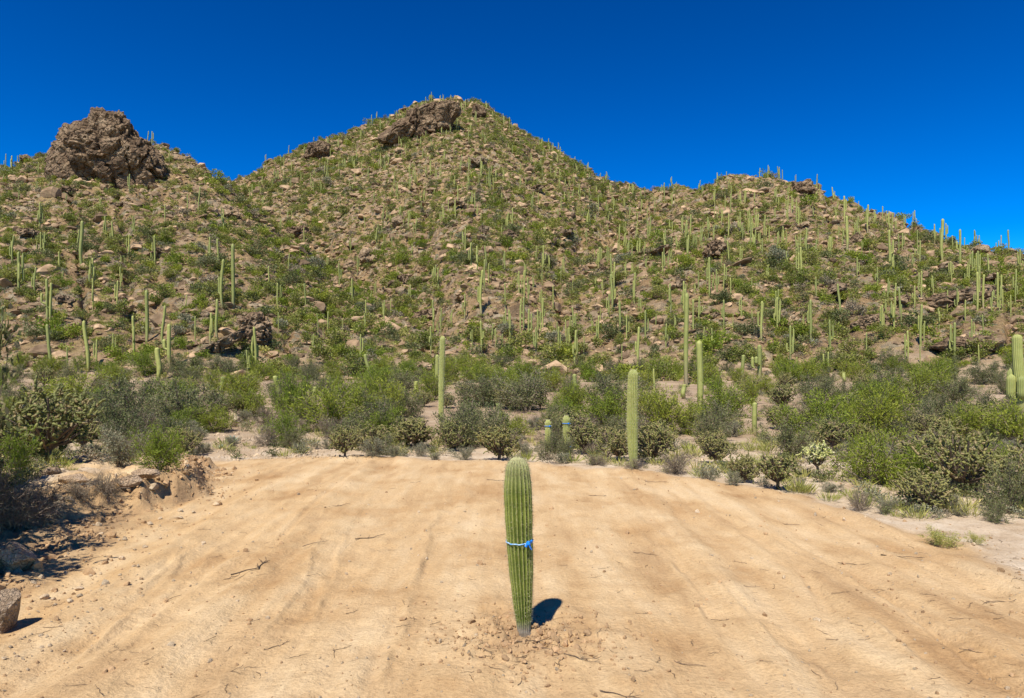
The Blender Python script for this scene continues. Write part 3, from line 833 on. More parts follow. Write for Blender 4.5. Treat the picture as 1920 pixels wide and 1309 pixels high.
# ================================================================== ROCKS
def outcrop(name, label, outline, d, depth, seed, cell=3.0, amp=0.5, mat='crag', sub=6, cat='rock', base=None, skew=0.0):
    """a rock mass of real depth whose front fills the given outline at distance d"""
    ol = np.array(outline, float); vb = ol[:, 1].max() - .18 * (ol[:, 1].max() - ol[:, 1].min())
    if base: vb = base
    uc = (ol[:, 0].min() + ol[:, 0].max()) / 2
    d = ground_at(uc, vb)[1] + depth * .25
    P = np.array([((u - 960) / F * d, CAM_H + (V0 - v) / F * d) for u, v in outline])
    c = (P.min(0) + P.max(0)) / 2
    Q = P - c
    v, f = ico(sub)
    th = np.arctan2(v[:, 2], v[:, 0])
    TH = np.linspace(-math.pi, math.pi, 361); RR = np.zeros(361)
    n = len(Q)
    for i_, a in enumerate(TH):
        dx, dz = math.cos(a), math.sin(a); best = 0
        for k in range(n):
            A, B = Q[k], Q[(k + 1) % n]; E = B - A
            det = dx * (-E[1]) + dz * E[0]
            if abs(det) < 1e-9: continue
            t = (A[0] * (-E[1]) + A[1] * E[0]) / det
            s = (dx * A[1] - dz * A[0]) / det
            if t > 0 and -1e-6 <= s <= 1 + 1e-6: best = max(best, t)
        RR[i_] = best
    rho = np.interp(th, TH, RR)
    cp = np.sqrt(v[:, 0] ** 2 + v[:, 2] ** 2)
    k = cp ** 0.75
    p = np.stack([rho * k * np.cos(th), depth * np.sign(v[:, 1]) * np.abs(v[:, 1]) ** .85, rho * k * np.sin(th)], 1)
    nrm = unit(p * np.array([1, 1.2, 1]))
    gc = np.random.default_rng(seed + 300)
    for i_ in gc.integers(0, len(p), 60):
        nn = unit(nrm[i_] + gc.normal(size=3) * .32)
        cut = p[i_] @ nn - amp * gc.uniform(.0, .35)
        wt = np.exp(-(np.linalg.norm(p - p[i_], axis=1) / (cell * gc.uniform(.35, .75))) ** 4)
        p = p - (np.maximum(p @ nn - cut, 0) * wt * .95)[:, None] * nn
    w = p + 0.35 * cell * np.stack([noise3(p / cell + s, seed + s) for s in (1, 2, 3)], 1)
    f1, f2, cid = voronoi3(w / cell * np.array([1.15, .9, .75]), seed)
    g1, g2, cid2 = voronoi3(w / (cell * .36) * np.array([1.0, .9, .85]), seed + 9)
    dsp = amp * ((cid - .55) * .8 - 1.1 * np.clip(.14 - (f2 - f1), 0, 1) / .14 * .7) + amp * .42 * ((cid2 - .6) - .8 * np.clip(.12 - (g2 - g1), 0, 1) / .12)
    dsp += amp * .25 * noise3(p / (cell * .15), seed + 20)
    p = p + nrm * dsp[:, None]
    p[:, 1] -= skew * p[:, 0]
    me = fast_mesh(name, p, f, M[mat], False)
    vc = (ol[:, 1].min() + ol[:, 1].max()) / 2
    o = link(name, me, loc=(c[0], d, c[1]), rot=(math.atan((V0 - vc) / F), 0, -math.atan2(c[0], d)))
    return tag(o, label, cat)

outcrop('rock_crag', 'massive dark brown rock crag capping the left hill', [(102, 340), (108, 284), (118, 262), (138, 240), (160, 224), (171, 208), (205, 205), (240, 215), (245, 235), (262, 246), (282, 260), (294, 280), (301, 302), (303, 350), (285, 378), (240, 388), (185, 388), (125, 378)], 139, 8, 3, 5.0, 1.3, base=338, skew=.55)
outcrop('rock_outcrop', 'slanting brown rock outcrop at the main summit', [(706, 262), (735, 232), (768, 210), (800, 197), (840, 189), (864, 190), (868, 206), (852, 236), (818, 260), (775, 276), (730, 276)], 316, 9, 5, 6.5, 1.6)
outcrop('rock_outcrop', 'small rock knob just beside the main summit outcrop', [(884, 212), (888, 193), (902, 194), (914, 210), (908, 224), (892, 226)], 324, 4, 6, 3.0, .7, sub=5)
outcrop('rock_outcrop', 'small brown outcrop on the ridge beyond the crag saddle', [(568, 296), (580, 270), (600, 264), (619, 268), (618, 296), (592, 306)], 286, 5, 7, 3.0, .7, sub=5)
outcrop('rock_outcrop', 'knobbly rock spur with deep shadow at the hill foot', [(436, 660), (447, 630), (449, 600), (466, 587), (488, 586), (502, 600), (511, 622), (508, 648), (480, 658)], 60, 2.2, 8, 1.0, .32, sub=5)
outcrop('rock_slab', 'long tilted rock slab running up to the shadowed spur', [(352, 672), (385, 650), (425, 628), (455, 612), (452, 636), (420, 656), (388, 672)], 59, 1.2, 9, .9, .2, sub=5)
outcrop('rock_ledge', 'square rock cap on the knoll with the steep drop', [(1478, 352), (1486, 338), (1519, 337), (1524, 350), (1534, 360), (1520, 368), (1490, 364)], 163, 4, 10, 2.2, .5, sub=5)
outcrop('rock_outcrop', 'dark overhanging rock with a cave-like shadow below the knoll', [(1316, 478), (1328, 455), (1350, 448), (1370, 456), (1374, 478), (1362, 492), (1335, 490)], 108, 2.6, 11, 1.7, .6, sub=5)
outcrop('boulder', 'rounded orange-brown boulder high on the main slope', [(731, 424), (736, 408), (748, 402), (760, 408), (762, 424), (748, 432)], 178, 2.2, 12, 2.4, .25, 'boulder', 5, 'boulder')
outcrop('boulder', 'leaning dark-sided boulder beneath the bare summit shoulder', [(891, 444), (894, 428), (908, 416), (921, 420), (918, 436), (904, 446)], 170, 2.4, 13, 2.2, .4, 'boulder', 5, 'boulder')
outcrop('boulder', 'round grey boulder on the main slope above the gully', [(640, 508), (644, 490), (656, 484), (667, 490), (669, 508), (654, 514)], 112, 1.3, 14, 1.6, .2, 'boulder', 5, 'boulder')
outcrop('rock_slab', 'broad grey slab beside the round boulder on main slope', [(668, 486), (680, 466), (704, 464), (722, 480), (716, 496), (690, 500)], 120, 2.5, 15, 2.0, .4, 'boulder', 5)
outcrop('boulder', 'big square brown boulder behind the tall slim saguaro', [(772, 706), (773, 682), (790, 676), (812, 680), (815, 704), (795, 712)], 47, .8, 16, 1.1, .12, 'boulder', 5, 'boulder')
outcrop('rock_outcrop', 'broken brown ledge above the tall slim saguaro', [(768, 604), (776, 586), (800, 578), (826, 572), (840, 580), (836, 598), (800, 608)], 76, 1.8, 17, 1.0, .3, sub=5)
outcrop('boulder', 'pale round boulder perched on the low ridge skyline', [(1822, 476), (1826, 463), (1838, 457), (1852, 460), (1856, 474), (1840, 482)], 119, 1.4, 18, 1.5, .18, 'boulder', 5, 'boulder')
outcrop('rock_ledge', 'long layered tan rock ledge under the low ridge', [(1715, 575), (1750, 552), (1800, 540), (1850, 536), (1858, 556), (1810, 574), (1760, 590)], 82, 2.4, 19, 1.1, .34, sub=5)
outcrop('rock_ledge', 'stepped tan rock shelf low on the slope under the ridge', [(1745, 650), (1780, 632), (1840, 628), (1880, 640), (1868, 660), (1800, 668)], 60, 1.6, 20, .9, .25, sub=5)
outcrop('rock_ledge', 'shadowed rock band halfway down the low ridge', [(1590, 610), (1612, 592), (1650, 588), (1665, 600), (1650, 618), (1610, 622)], 68, 1.6, 23, .9, .28, sub=5)
outcrop('boulder', 'pale boulder at the edge of the scrub above the gravel', [(420, 802), (424, 780), (436, 769), (450, 774), (457, 800), (440, 806)], 20.5, .32, 21, .5, .05, 'stone', 5, 'boulder')

gl = np.random.default_rng(77)
for k, (u, v) in enumerate([(140, 362), (232, 384), (380, 432), (432, 398), (560, 436), (604, 486), (300, 474), (704, 548), (762, 524), (862, 562), (958, 446), (1062, 436), (1132, 506), (1232, 474), (1268, 536), (1402, 436), (1444, 486),
        (1502, 424), (1562, 546), (1622, 508), (1684, 566), (1752, 506), (1842, 526), (1482, 606), (1334, 594), (896, 306), (862, 386), (1004, 356), (60, 440), (120, 560), (1600, 452), (1380, 372)]):
    w, h_ = gl.uniform(15, 34), gl.uniform(9, 17)
    ol_ = [(u + w * math.cos(a) * gl.uniform(.75, 1.1), v - h_ * math.sin(a) * gl.uniform(.6, 1.1) + .35 * w * math.cos(a) * (-1 if u > 1000 else .2)) for a in np.linspace(0, 6.283, 11)[:-1]]
    dd = ground_at(u, v)[1]
    o = outcrop('rock_ledge', None, ol_, 100, 1.3 + dd * .012, 50 + k, max(.9, dd * .016), max(.25, dd * .0045), ('crag', 'boulder')[k % 2], 4)
    o['group'] = 'rock ledges on the slopes'
    place_label(o, ('dark jagged rock ledge', 'tan broken rock ledge')[k % 2], u, v)
ROCKS = [make_rock('rock_%d' % k, 40 + k, 4, 'boulder', 26 + k, ((1, .8, .62), (1, .9, .8), (1, .7, .5), (.9, 1, .75))[k % 4]) for k in range(6)]
NEAR = [make_rock('near_rock_%d' % k, 40 + k, 5, 'near_rock', 11 + k, ((1, .8, .62), (1, .9, .8), (1, .7, .5), (.9, 1, .75))[k % 4], .07) for k in range(6)]
STONES = [make_rock('stone_%d' % k, 60 + k, 3, 'stone', 12, ((1, .8, .6), (1, .7, .7), (1, .9, .5))[k % 3]) for k in range(5)]
SMALL = [make_rock('rubble_%d' % k, 80 + k, 2, 'rubble', 18, ((1, .8, .6), (1, .9, .8), (1, .65, .55), (.9, 1, .75))[k % 4], .07, False) for k in range(7)]
CLODS = [make_rock('clod_%d' % k, 100 + k, 1, 'clod', 6, (1, .9, .7), .1, False) for k in range(4)]
PEBBLES = [make_rock('pebble_%d' % k, 120 + k, 1, 'stone', 6, (1, .8, .6), .1, False) for k in range(4)]

def rock_at(mesh, u, v, w_px, name, label, cat='boulder', rot=None, sink=0.35, stretch=(1, 1, 1), group=None):
    x, y, z = ground_at(u, v)
    s = w_px / F * y / 2
    o = link(name, mesh, loc=(x, y, z + s * (.55 - sink) * stretch[2]), rot=rot or (0, 0, random.uniform(0, 6.28)), scale=(s * stretch[0], s * stretch[1], s * stretch[2]))
    return tag(o, label, cat, group)

rock_at(NEAR[1], 8, 1178, 78, 'boulder', 'tan boulder with a lit face cut by the frame edge', rot=(.2, .1, .8), sink=.0, stretch=(1, .9, 1.5))
rock_at(NEAR[3], 30, 1075, 100, 'boulder', 'rounded boulder lying in bush shade on the bank', rot=(.1, .3, 2.2), sink=.05, stretch=(1, .9, .95))
rock_at(NEAR[0], 140, 905, 62, 'boulder', 'flat tan rock on the bank below the tall cholla', rot=(0, 0, .3), stretch=(1, .8, .6), sink=.2)
rock_at(NEAR[2], 275, 905, 54, 'boulder', 'dark grey block on the bank under the green bush', rot=(0, 0, .1), stretch=(1, .8, .9), sink=.1)
rock_at(STONES[0], 286, 912, 26, 'stone', 'small pale stone below the dark grey block', 'stone', sink=.2)
rock_at(NEAR[4], 245, 925, 60, 'boulder', 'orange-tan rock bulging from the cut bank face', rot=(0, .2, .5), sink=.25, stretch=(1, .8, .8))
rock_at(NEAR[5], 92, 895, 40, 'boulder', 'small brown rock tucked under the brown brush', sink=.3)
for k, (u, v, w, what) in enumerate([(282, 985, 13, 'chunky pale stone'), (337, 958, 11, 'angular pale stone'), (336, 972, 15, 'flat pale stone'), (362, 961, 10, 'small buff stone'), (405, 947, 16, 'broad pale stone'),
        (234, 1013, 12, 'low buff stone'), (271, 1027, 11, 'small white stone'), (252, 1032, 9, 'tiny grey stone'), (228, 1049, 15, 'wedge-shaped pale stone'), (170, 1081, 9, 'round buff stone'), (225, 1082, 9, 'small tan stone'),
        (258, 1068, 9, 'tiny pale stone'), (148, 1105, 16, 'broad white stone'), (84, 1123, 20, 'largest pale stone'), (100, 1125, 12, 'grey chip of stone'), (131, 1136, 17, 'flat buff stone'), (150, 1124, 12, 'narrow pale stone'),
        (8, 1245, 14, 'half-sunk buff stone'), (20, 1217, 10, 'small buff stone'), (300, 1010, 9, 'speck-like pale stone')]):
    o = rock_at(STONES[k % 5], u, v, w, 'stone', None, 'stone', sink=.15, group='stones along the foot of the bank')
    place_label(o, what + ' at the foot of the cut bank', u, v)
    o['label'] = what + ' at the foot of the cut bank'
PENDING = [e for e in PENDING if not e[1].endswith('cut bank')]
_lab = {}
for o in bpy.data.objects:
    if o.get('group') == 'stones along the foot of the bank': _lab.setdefault(o['label'], []).append(o)
for lab, os_ in _lab.items():
    if len(os_) > 1:
        os_.sort(key=lambda o: o.location.y)
        for k, o in enumerate(os_): o['label'] = lab + (', nearer the camera', ', farther from the camera')[k]
for u, v, w, lab in [(110, 935, 24, 'pale stone among dark litter on the bank'), (1000, 1178, 9, 'white chip of stone at the cactus shadow tip'), (980, 1192, 10, 'pale chip of stone at the planted cactus foot')]:
    rock_at(STONES[int(u) % 5], u, v, w, 'stone', lab, 'stone')

# single boulders picked out on the slopes
g = np.random.default_rng(5)
hp = hill_points(400, 91, 0.0, 52, 210)
hp = hp[(hp[:, 3] > 5) & (hp[:, 3] < 1915)][:64]
for k, (x, y, z, u, row) in enumerate(hp):
    s = g.uniform(.4, .85) * (1 + y / 260)
    o = link('boulder', ROCKS[k % 6], loc=(x, y, z + s * .1), rot=(g.uniform(-.3, .3), g.uniform(-.3, .3), g.uniform(0, 6.28)), scale=(s * g.uniform(.9, 1.5), s, s * g.uniform(.75, 1.1)))
    tag(o, None, 'boulder', 'boulders on the slopes')
    place_label(o, ('weathered brown boulder', 'pinkish tan boulder', 'angular brown boulder')[k % 3], u, row)

# rubble that nobody could count
hp = hill_points(32000, 17, 0.35, 47, 335)
n = len(hp); g = np.random.default_rng(18)
s = np.clip(g.lognormal(-1.5, .62, n), .08, 1.3) * (0.75 + hp[:, 1] / 230)
scatter('hillside_rubble', SMALL, hp[:, :3] + np.stack([0 * s, 0 * s, s * .12], 1), np.stack([g.uniform(-.4, .4, n), g.uniform(-.4, .4, n), g.uniform(0, 6.28, n)], 1),
        np.stack([s * g.uniform(.8, 1.5, n), s * g.uniform(.8, 1.3, n), s * g.uniform(.6, 1.2, n)], 1), g.integers(0, 7, n), 'broken brown and pinkish rock rubble strewn over the hillside', 'rubble')

# ================================================================== SAGUAROS
SAG = {0: [make_saguaro('saguaro_a%d' % k, 200 + k, 0, (.0245, .029, .0265)[k % 3], lean=(0, .035, -.025)[k % 3]) for k in range(4)],
       1: [make_saguaro('saguaro_b%d' % k, 210 + k, 1, .026) for k in range(3)],
       2: [make_saguaro('saguaro_c%d' % k, 220 + k, 2, .026) for k in range(3)],
       3: [make_saguaro('saguaro_d%d' % k, 230 + k, 3, .026) for k in range(3)],
       4: [make_saguaro('saguaro_e%d' % k, 240 + k, 4, .026) for k in range(2)]}
ARMW = {0: 'unarmed', 1: 'one-armed', 2: 'two-armed', 3: 'three-armed', 4: 'many-armed'}
sag_n = 0
def put_saguaro(u, vb, vt, arms=0, lean=0.0, w_px=None, pos=None, label=None, near=False):
    global sag_n
    x, y, z = pos if pos is not None else ground_at(u, vb)
    if pos is None and vb > 690 and y > 60:      # plants in the flat belt stay in the flat belt
        pass
    h = (vb - vt) / F * y
    fat = 1.0
    if w_px: fat = (w_px / F * y) / (h * 2 * .0315)
    P_ = SAG[arms][sag_n % len(SAG[arms])]
    sag_n += 1
    o = thing('saguaro', P_, (x, y, z - .02 * h), random.uniform(0, 6.28) if not lean else 0, (h * fat, h * fat, h), 'saguaro', 'saguaros on the desert hillside', (0, lean))
    if label: o['label'] = label
    else:
        hh = 'tall' if (vb - vt) > 62 else ('short' if (vb - vt) < 30 else 'slender')
        place_label(o, f'{hh} {ARMW[arms]} saguaro', u, vb)
    return o

S_LIST = [  # column, foot row, top row, arms
 (35,553,470,0),(66,553,500,0),(88,608,520,0),(95,606,527,1),(118,535,507,0),(155,502,408,0),(174,582,535,0),(290,503,440,0),(286,498,455,0),(407,500,445,0),(417,575,482,0),(437,577,455,0),(250,672,590,1),(275,640,540,0),(305,652,570,0),(126,695,650,0),(181,690,635,0),
 (212,670,625,0),(349,583,550,0),(366,640,590,0),(395,650,585,3),(408,640,560,0),(463,706,655,0),(478,698,610,4),(522,625,585,0),(503,540,498,0),(596,620,585,0),(606,640,615,0),(615,635,585,0),(588,662,625,0),(541,512,475,0),(3,650,590,0),(252,450,430,0),(192,340,322,0),
 (133,298,270,0),(387,400,373,0),(415,412,385,0),(318,306,280,0),(277,262,235,0),(256,248,225,0),(11,310,282,0),(33,312,292,0),(526,440,410,0),(570,465,425,0),(564,436,418,0),(613,510,480,0),(50,306,288,0),
 (660,570,518,2),(686,605,560,0),(676,680,625,1),(815,528,500,1),(812,625,560,1),(821,630,600,2),(855,705,668,0),(873,707,690,0),(903,592,505,0),(947,580,530,0),(929,650,615,0),(976,625,570,0),(1005,670,612,3),(1037,580,535,0),(1045,635,600,0),(1067,662,612,4),(1095,670,630,0),(1122,648,590,2),
 (1147,585,512,4),(1190,570,510,1),(1166,682,645,0),(1197,696,610,1),(1210,640,580,3),(1257,592,530,1),(1249,652,605,0),(1265,628,590,0),(1225,745,690,0),(684,435,405,0),(712,455,440,0),(720,470,440,2),(773,490,455,1),(775,440,415,1),(832,425,395,1),(935,420,400,2),(960,495,465,1),(1005,490,460,0),(1017,510,475,2),
 (1052,530,500,0),(1125,505,465,2),(1122,405,365,2),(1137,405,370,1),(1150,400,370,1),(1187,365,345,3),(1240,365,345,1),(1195,430,400,0),(1220,445,405,1),(1260,440,415,0),(1105,380,350,2),(985,350,330,2),(925,355,330,0),(875,360,340,0),(825,340,315,1),(748,275,255,0),
 (1320,655,612,0),(1335,660,612,1),(1357,617,560,1),(1362,560,540,0),(1410,622,582,0),(1428,642,562,1),(1482,682,608,4),(1494,708,668,0),(1520,645,562,2),(1556,660,598,2),(1546,714,662,0),(1553,715,658,0),(1580,714,694,0),(1625,662,622,0),(1654,634,570,3),(1697,682,625,0),(1702,676,618,1),(1727,648,568,1),(1733,644,600,0),
 (1725,682,645,0),(1790,678,602,0),(1822,648,598,2),(1843,632,588,0),(1835,686,645,0),(1405,425,390,1),(1587,480,405,0),(1583,420,365,2),(1627,438,383,1),(1662,425,395,1),(1668,505,430,1),(1685,475,440,0),(1692,473,435,0),(1725,492,445,1),(1768,492,408,0),(1800,498,428,1),(1555,485,440,3),(1492,482,440,0),(1475,512,470,1),
 (1330,555,480,2),(1425,462,430,0),(1362,345,322,1),(1425,336,312,0),(1440,336,310,1),(1467,340,316,0),(1607,520,480,3),(1665,565,520,1),(1715,580,535,0),(1860,590,545,1),(1880,580,540,0),(1895,595,550,0),(1905,560,505,0),(1748,455,430,0),(1710,440,415,0),(1868,480,452,0),(1290,500,440,1),(1295,450,400,0),(1285,600,540,2),(1300,620,560,0),
 (1610,395,375,0),(1537,365,345,0),(1755,456,432,0),(1785,470,440,0),(1345,420,395,0),(1318,440,415,0),(1455,590,545,1),(1370,560,520,0),(1390,600,555,0),(1440,530,495,0),(1530,560,520,1),(1575,600,560,0),(1645,540,500,0),(1690,610,570,0),(1760,620,575,1),(1810,600,560,0),
]
gs_ = np.random.default_rng(12)
for u_, b_, t_, a_ in S_LIST: put_saguaro(u_, b_, t_, a_ if a_ or b_ - t_ < 28 or gs_.uniform() > .38 else int(gs_.integers(1, 4)))
put_saguaro(165, 697, 598, 0, -.03, 7, label='tall saguaro leaning slightly beside the cholla scrub')
put_saguaro(97, 688, 605, 0, -.12, 6.5, label='pale saguaro stem tilting hard in the scrub below the crag')
put_saguaro(320, 692, 605, 1, -.05, 8, label='thick leaning saguaro with one bent arm below the crag')
put_saguaro(295, 713, 650, 0, -.03, 9, label='thick unarmed saguaro stub rising from grey-green scrub')
put_saguaro(694, 720, 662, 0, -.08, 7, label='saguaro with tan woody base and dark wounds')
x, y, z = ground_at(1910, 796); h = (796 - 626) / F * y
thing('saguaro', make_saguaro('edge_armed', 771, 3, .046, 15, 4, 30), (x, y, z), 2.2, (h, h, h), 'saguaro', 'saguaros on the desert hillside', label='big armed saguaro rising from scrub at the frame edge')
put_saguaro(1287, 722, 545, 0, 0, 10, label='very tall thin saguaro with a tan lower stem')
put_saguaro(1312, 768, 635, 0, 0, 14, label='tall smooth saguaro standing just right of the very tall one')
put_saguaro(1283, 748, 720, 0, 0, 9, label='short saguaro at the foot of the very tall one')
put_saguaro(1424, 716, 645, 2, 0, 9, label='saguaro with low upcurved arms above the scrub')
put_saguaro(1393, 712, 664, 0, 0, 8, label='stocky saguaro above the round bright green bush')
put_saguaro(1415, 815, 754, 0, 0, 11, label='green saguaro half hidden by scrub beyond the chollas')
for u, vb, vt, w, lab in [(420, 750, 705, 9, 'young saguaro in scrub behind the pale boulder'), (522, 758, 703, 10, 'young saguaro beside the bright bush row'), (590, 762, 724, 9, 'faint young saguaro among bright green bushes'),
        (757, 775, 727, 9, 'young saguaro just before the tall slim one'), (780, 742, 714, 8, 'stubby saguaro in grey scrub near the tall slim one'), (940, 800, 755, 9, 'young saguaro above the dark cholla clump'), (1078, 750, 700, 9, 'young saguaro deep in the central scrub'),
        (1460, 762, 738, 8, 'stubby young saguaro in chollas beyond the sand'), (1722, 720, 698, 8, 'stubby young saguaro in the scrub below the ridge'), (1583, 716, 698, 7, 'tiny young saguaro beside the twin stems')]:
    put_saguaro(u, vb, vt, 0, 0, w, label=lab)

# the rest of the saguaros
hp = np.concatenate([hill_points(1250, 23, 0.3, 62, 318, -100, 2020), hill_points(330, 25, 0.1, 55, 135, 900, 1900)])
g = np.random.default_rng(24)
hgt = g.uniform(1.3, 4.2, len(hp)) * (.75 + hp[:, 1] / 620)
clump = fbm2(hp[:, 0] / 14, hp[:, 1] / 14, 2, 95)
keep = g.uniform(0, 1, len(hp)) < np.clip(.55 + .85 * clump, .06, 1) * np.where(hp[:, 3] < 640, .75, 1)
hp, hgt = hp[keep], hgt[keep]
order = np.argsort(-hgt / hp[:, 1])
n_single = max(0, 300 - sag_n)
inframe = [k for k in order if 5 < hp[k, 3] < 1915][:n_single]
for k in inframe:
    x, y, z, u, row = hp[k]
    put_saguaro(u, row, row - hgt[k] / y * F, int(g.choice([0, 0, 1, 1, 2, 3, 4])), 0, None, (x, y, z))
rest = np.setdiff1d(np.arange(len(hp)), inframe)
far_meshes = []
for a in (0, 1, 2, 3, 4):
    parts = SAG[a][len(far_meshes) % 2]
    V_, Q_, C_, A_ = [], [], [], []; off = 0
    for _, me in parts:
        nv = len(me.vertices); co = np.zeros(nv * 3, np.float32); me.vertices.foreach_get('co', co)
        q = np.zeros(len(me.loops), np.int32); me.loops.foreach_get('vertex_index', q)
        c = np.zeros(nv, np.float32); me.attributes['crest'].data.foreach_get('value', c)
        al = np.zeros(nv, np.float32); me.attributes['along'].data.foreach_get('value', al)
        V_.append(co.reshape(-1, 3)); Q_.append(q.reshape(-1, 4) + off); C_.append(c); A_.append(al); off += nv
    me = fast_mesh('far_saguaro_%d' % len(far_meshes), np.concatenate(V_), np.concatenate(Q_), M['saguaro'], True)
    add_attr(me, 'crest', np.concatenate(C_)); add_attr(me, 'along', np.concatenate(A_))
    far_meshes.append(me)
h = hgt[rest]; n = len(rest)
scatter('distant_saguaros', far_meshes, hp[rest, :3], np.stack([0 * h, 0 * h, g.uniform(0, 6.28, n)], 1), np.stack([h, h, h], 1), g.integers(0, 5, n), 'remaining tiny saguaros dotting the far slopes and skyline', 'saguaros')

# ------------------------------------------------------------------ the planted saguaro in the clearing
cz = zt(CX, CY)
H_S = CAM_H - (855 - V0) / F * CY - cz + 0.015
def main_saguaro():
    n = 90
    t = np.linspace(0, 1, n); t = 1 - (1 - t) ** 1.25
    px = CY / F      # metres per photo pixel at the cactus
    rows = np.array([0, .05, .09, .14, .25, .40, .52, .64, .75, .86, .93, .965, .985, 1.0])
    wid = np.array([25, 26.5, 29, 34, 41, 47.5, 50.5, 53, 54, 52, 46, 37, 26, 1.0]) / 2 * px * .945
    r = np.interp(t, rows, wid)
    for _ in range(3):
        r[1:-1] = (r[:-2] + 2 * r[1:-1] + r[2:]) / 4
    r *= 1 + .012 * np.sin(t * 41) + .01 * np.sin(t * 17 + 1)
    cx = np.interp(t, [0, .25, .55, .8, 1], [0, -4, -9, -12, -13]) * px
    path = np.stack([cx, .006 * np.sin(t * 4), t * H_S - .015], 1)
    ribs, per = 19, 8
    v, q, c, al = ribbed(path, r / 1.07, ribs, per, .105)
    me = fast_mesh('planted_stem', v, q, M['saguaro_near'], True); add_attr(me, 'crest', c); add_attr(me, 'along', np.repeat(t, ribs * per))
    root = thing('saguaro', [('stem', me)], (CX, CY, cz), 0, cat='saguaro', label='small ribbed saguaro planted alone in the sand, blue tape round it')
    # spine clusters sit along every rib crest
    g = np.random.default_rng(4)
    V3 = v.reshape(n, ribs * per, 3)
    pos, dirs = [], []
    zs = np.linspace(.09, .995, 62)
    for k in range(ribs):
        col = V3[:, k * per]
        for z0 in zs:
            p = np.array([np.interp(z0 + g.normal() * .002, t, col[:, j]) for j in range(3)])
            ctr = np.array([np.interp(z0, t, path[:, j]) for j in range(3)])
            o_ = unit(p - ctr)
            if z0 > .93: o_ = unit(o_ + np.array([0, 0, 1.2 * (z0 - .93) / .07]))
            m = 5 if z0 < .9 else 11
            pos.append(np.repeat(p[None], m, 0)); dirs.append(o_ * .75 + g.normal(size=(m, 3)) * .62 + np.array([0, 0, .05]))
    sv, sf = leaves(np.concatenate(pos), np.concatenate(dirs), .015, .0013, g)
    sp = link('spines', fast_mesh('planted_spines', sv, sf, M['stem_spine']), root); sp['kind'] = 'stuff'
    # grey root collar with a few cut root stubs
    k = 14
    tz = np.linspace(0, 1, k)
    pth = np.stack([.002 * np.sin(tz * 6), 0 * tz, -.03 + .065 * tz], 1)
    v2, q2, c2, a2 = ribbed(pth, np.interp(tz, [0, .3, .8, 1], [.050, .043, .0405, .036]), 19, 4, .07)
    rm = fast_mesh('collar', v2, q2, plain_mat('corky_collar', (0.13, 0.105, 0.075), (0.24, 0.20, 0.15), 40.0, .95, .6, 120, 0, .004), True)
    link('root_collar', rm, root)
    return root, path, t, r
SAG_MAIN, mpath, mt, mr = main_saguaro()

def flagging_tape():
    h0 = (1190 - 1012) / 336.0
    root = bpy.data.objects.new('flagging_tape', None); COL.objects.link(root)
    c = np.array([np.interp(h0, mt, mpath[:, j]) for j in range(3)]); rr = float(np.interp(h0, mt, mr)) * 1.045
    root.location = (CX + c[0], CY + c[1], cz + c[2])
    tag(root, 'pale tape with a blue knot tied round the planted saguaro', 'tape')
    S = 152; th = np.arange(S) / S * 2 * math.pi
    prof = [(-.0035, .0), (-.0028, .0026), (.0, .0032), (.0028, .0026), (.0035, .0)]
    V_ = []
    for dz, dr in prof:
        q = rr * (1 + .022 * np.cos(th * 19)) + dr
        V_.append(np.stack([q * np.cos(th), q * np.sin(th), dz + .006 * np.sin(th + .6) + .0015 * np.sin(th * 9)], 1))
    V_ = np.concatenate(V_); i = np.arange(5 * S).reshape(5, S); j = np.roll(i, -1, 1)
    Q = np.stack([i[:-1].ravel(), j[:-1].ravel(), j[1:].ravel(), i[1:].ravel()], 1)
    link('band', fast_mesh('tape_band', V_, Q, M['ribbon_pale'], True), root)
    a = R_(-56)
    kx, ky = rr * 1.1 * math.cos(a), rr * 1.1 * math.sin(a)
    km = make_rock('tape_knot', 9, 3, 'ribbon_blue', 7, (1, .7, .9), .12)
    link('knot', km, root, (kx, ky, .001), (0, 0, a), (.016, .014, .0155))
    def strip(pts, w, nm, twist):
        pts = np.array(pts); k = len(pts); s = np.linspace(0, 1, k)
        tan = unit(np.gradient(pts, axis=0)); side = unit(np.cross(tan, [math.cos(a), math.sin(a), 0])); nn = np.cross(tan, side)
        side = side * np.cos(twist * s)[:, None] + nn * np.sin(twist * s)[:, None]
        wv = w * (1 - .1 * s)[:, None]; hh = .0006 * nn
        V = np.concatenate([pts + side * wv + hh, pts - side * wv + hh, pts + side * wv - hh, pts - side * wv - hh])
        e = np.arange(k - 1)
        Qs = np.concatenate([np.stack([e, e + 1, e + 1 + k, e + k], 1), np.stack([e + 2 * k, e + 3 * k, e + 1 + 3 * k, e + 1 + 2 * k], 1),
                             np.stack([e, e + 2 * k, e + 1 + 2 * k, e + 1], 1), np.stack([e + k, e + k + 1, e + 1 + 3 * k, e + 3 * k], 1)])
        link(nm, fast_mesh('tape_' + nm, V, Qs, M['ribbon_blue'], True), root)
    O = np.array([math.cos(a), math.sin(a), 0]); T = np.array([-math.sin(a), math.cos(a), 0]); K = np.array([kx, ky, 0])
    strip([K + O * (.006 + .008 * s) - T * (.006 + .045 * s * .5) + np.array([0, 0, -.010 * s + .004 * math.sin(s * 5)]) for s in np.linspace(0, 1, 8)], .009, 'tail', .9)
    strip([K + O * (.006 + .012 * s) + T * (.016 * s) + np.array([0, 0, -.038 * s + .003 * math.sin(s * 7)]) for s in np.linspace(0, 1, 8)], .009, 'tail', -1.1)
    strip([K + O * (.004 + .018 * math.sin(s * 3.14)) + T * (.022 * s) + np.array([0, 0, .020 * math.sin(s * 3.14)]) for s in np.linspace(0, 1, 9)], .007, 'loop', .3)
flagging_tape()

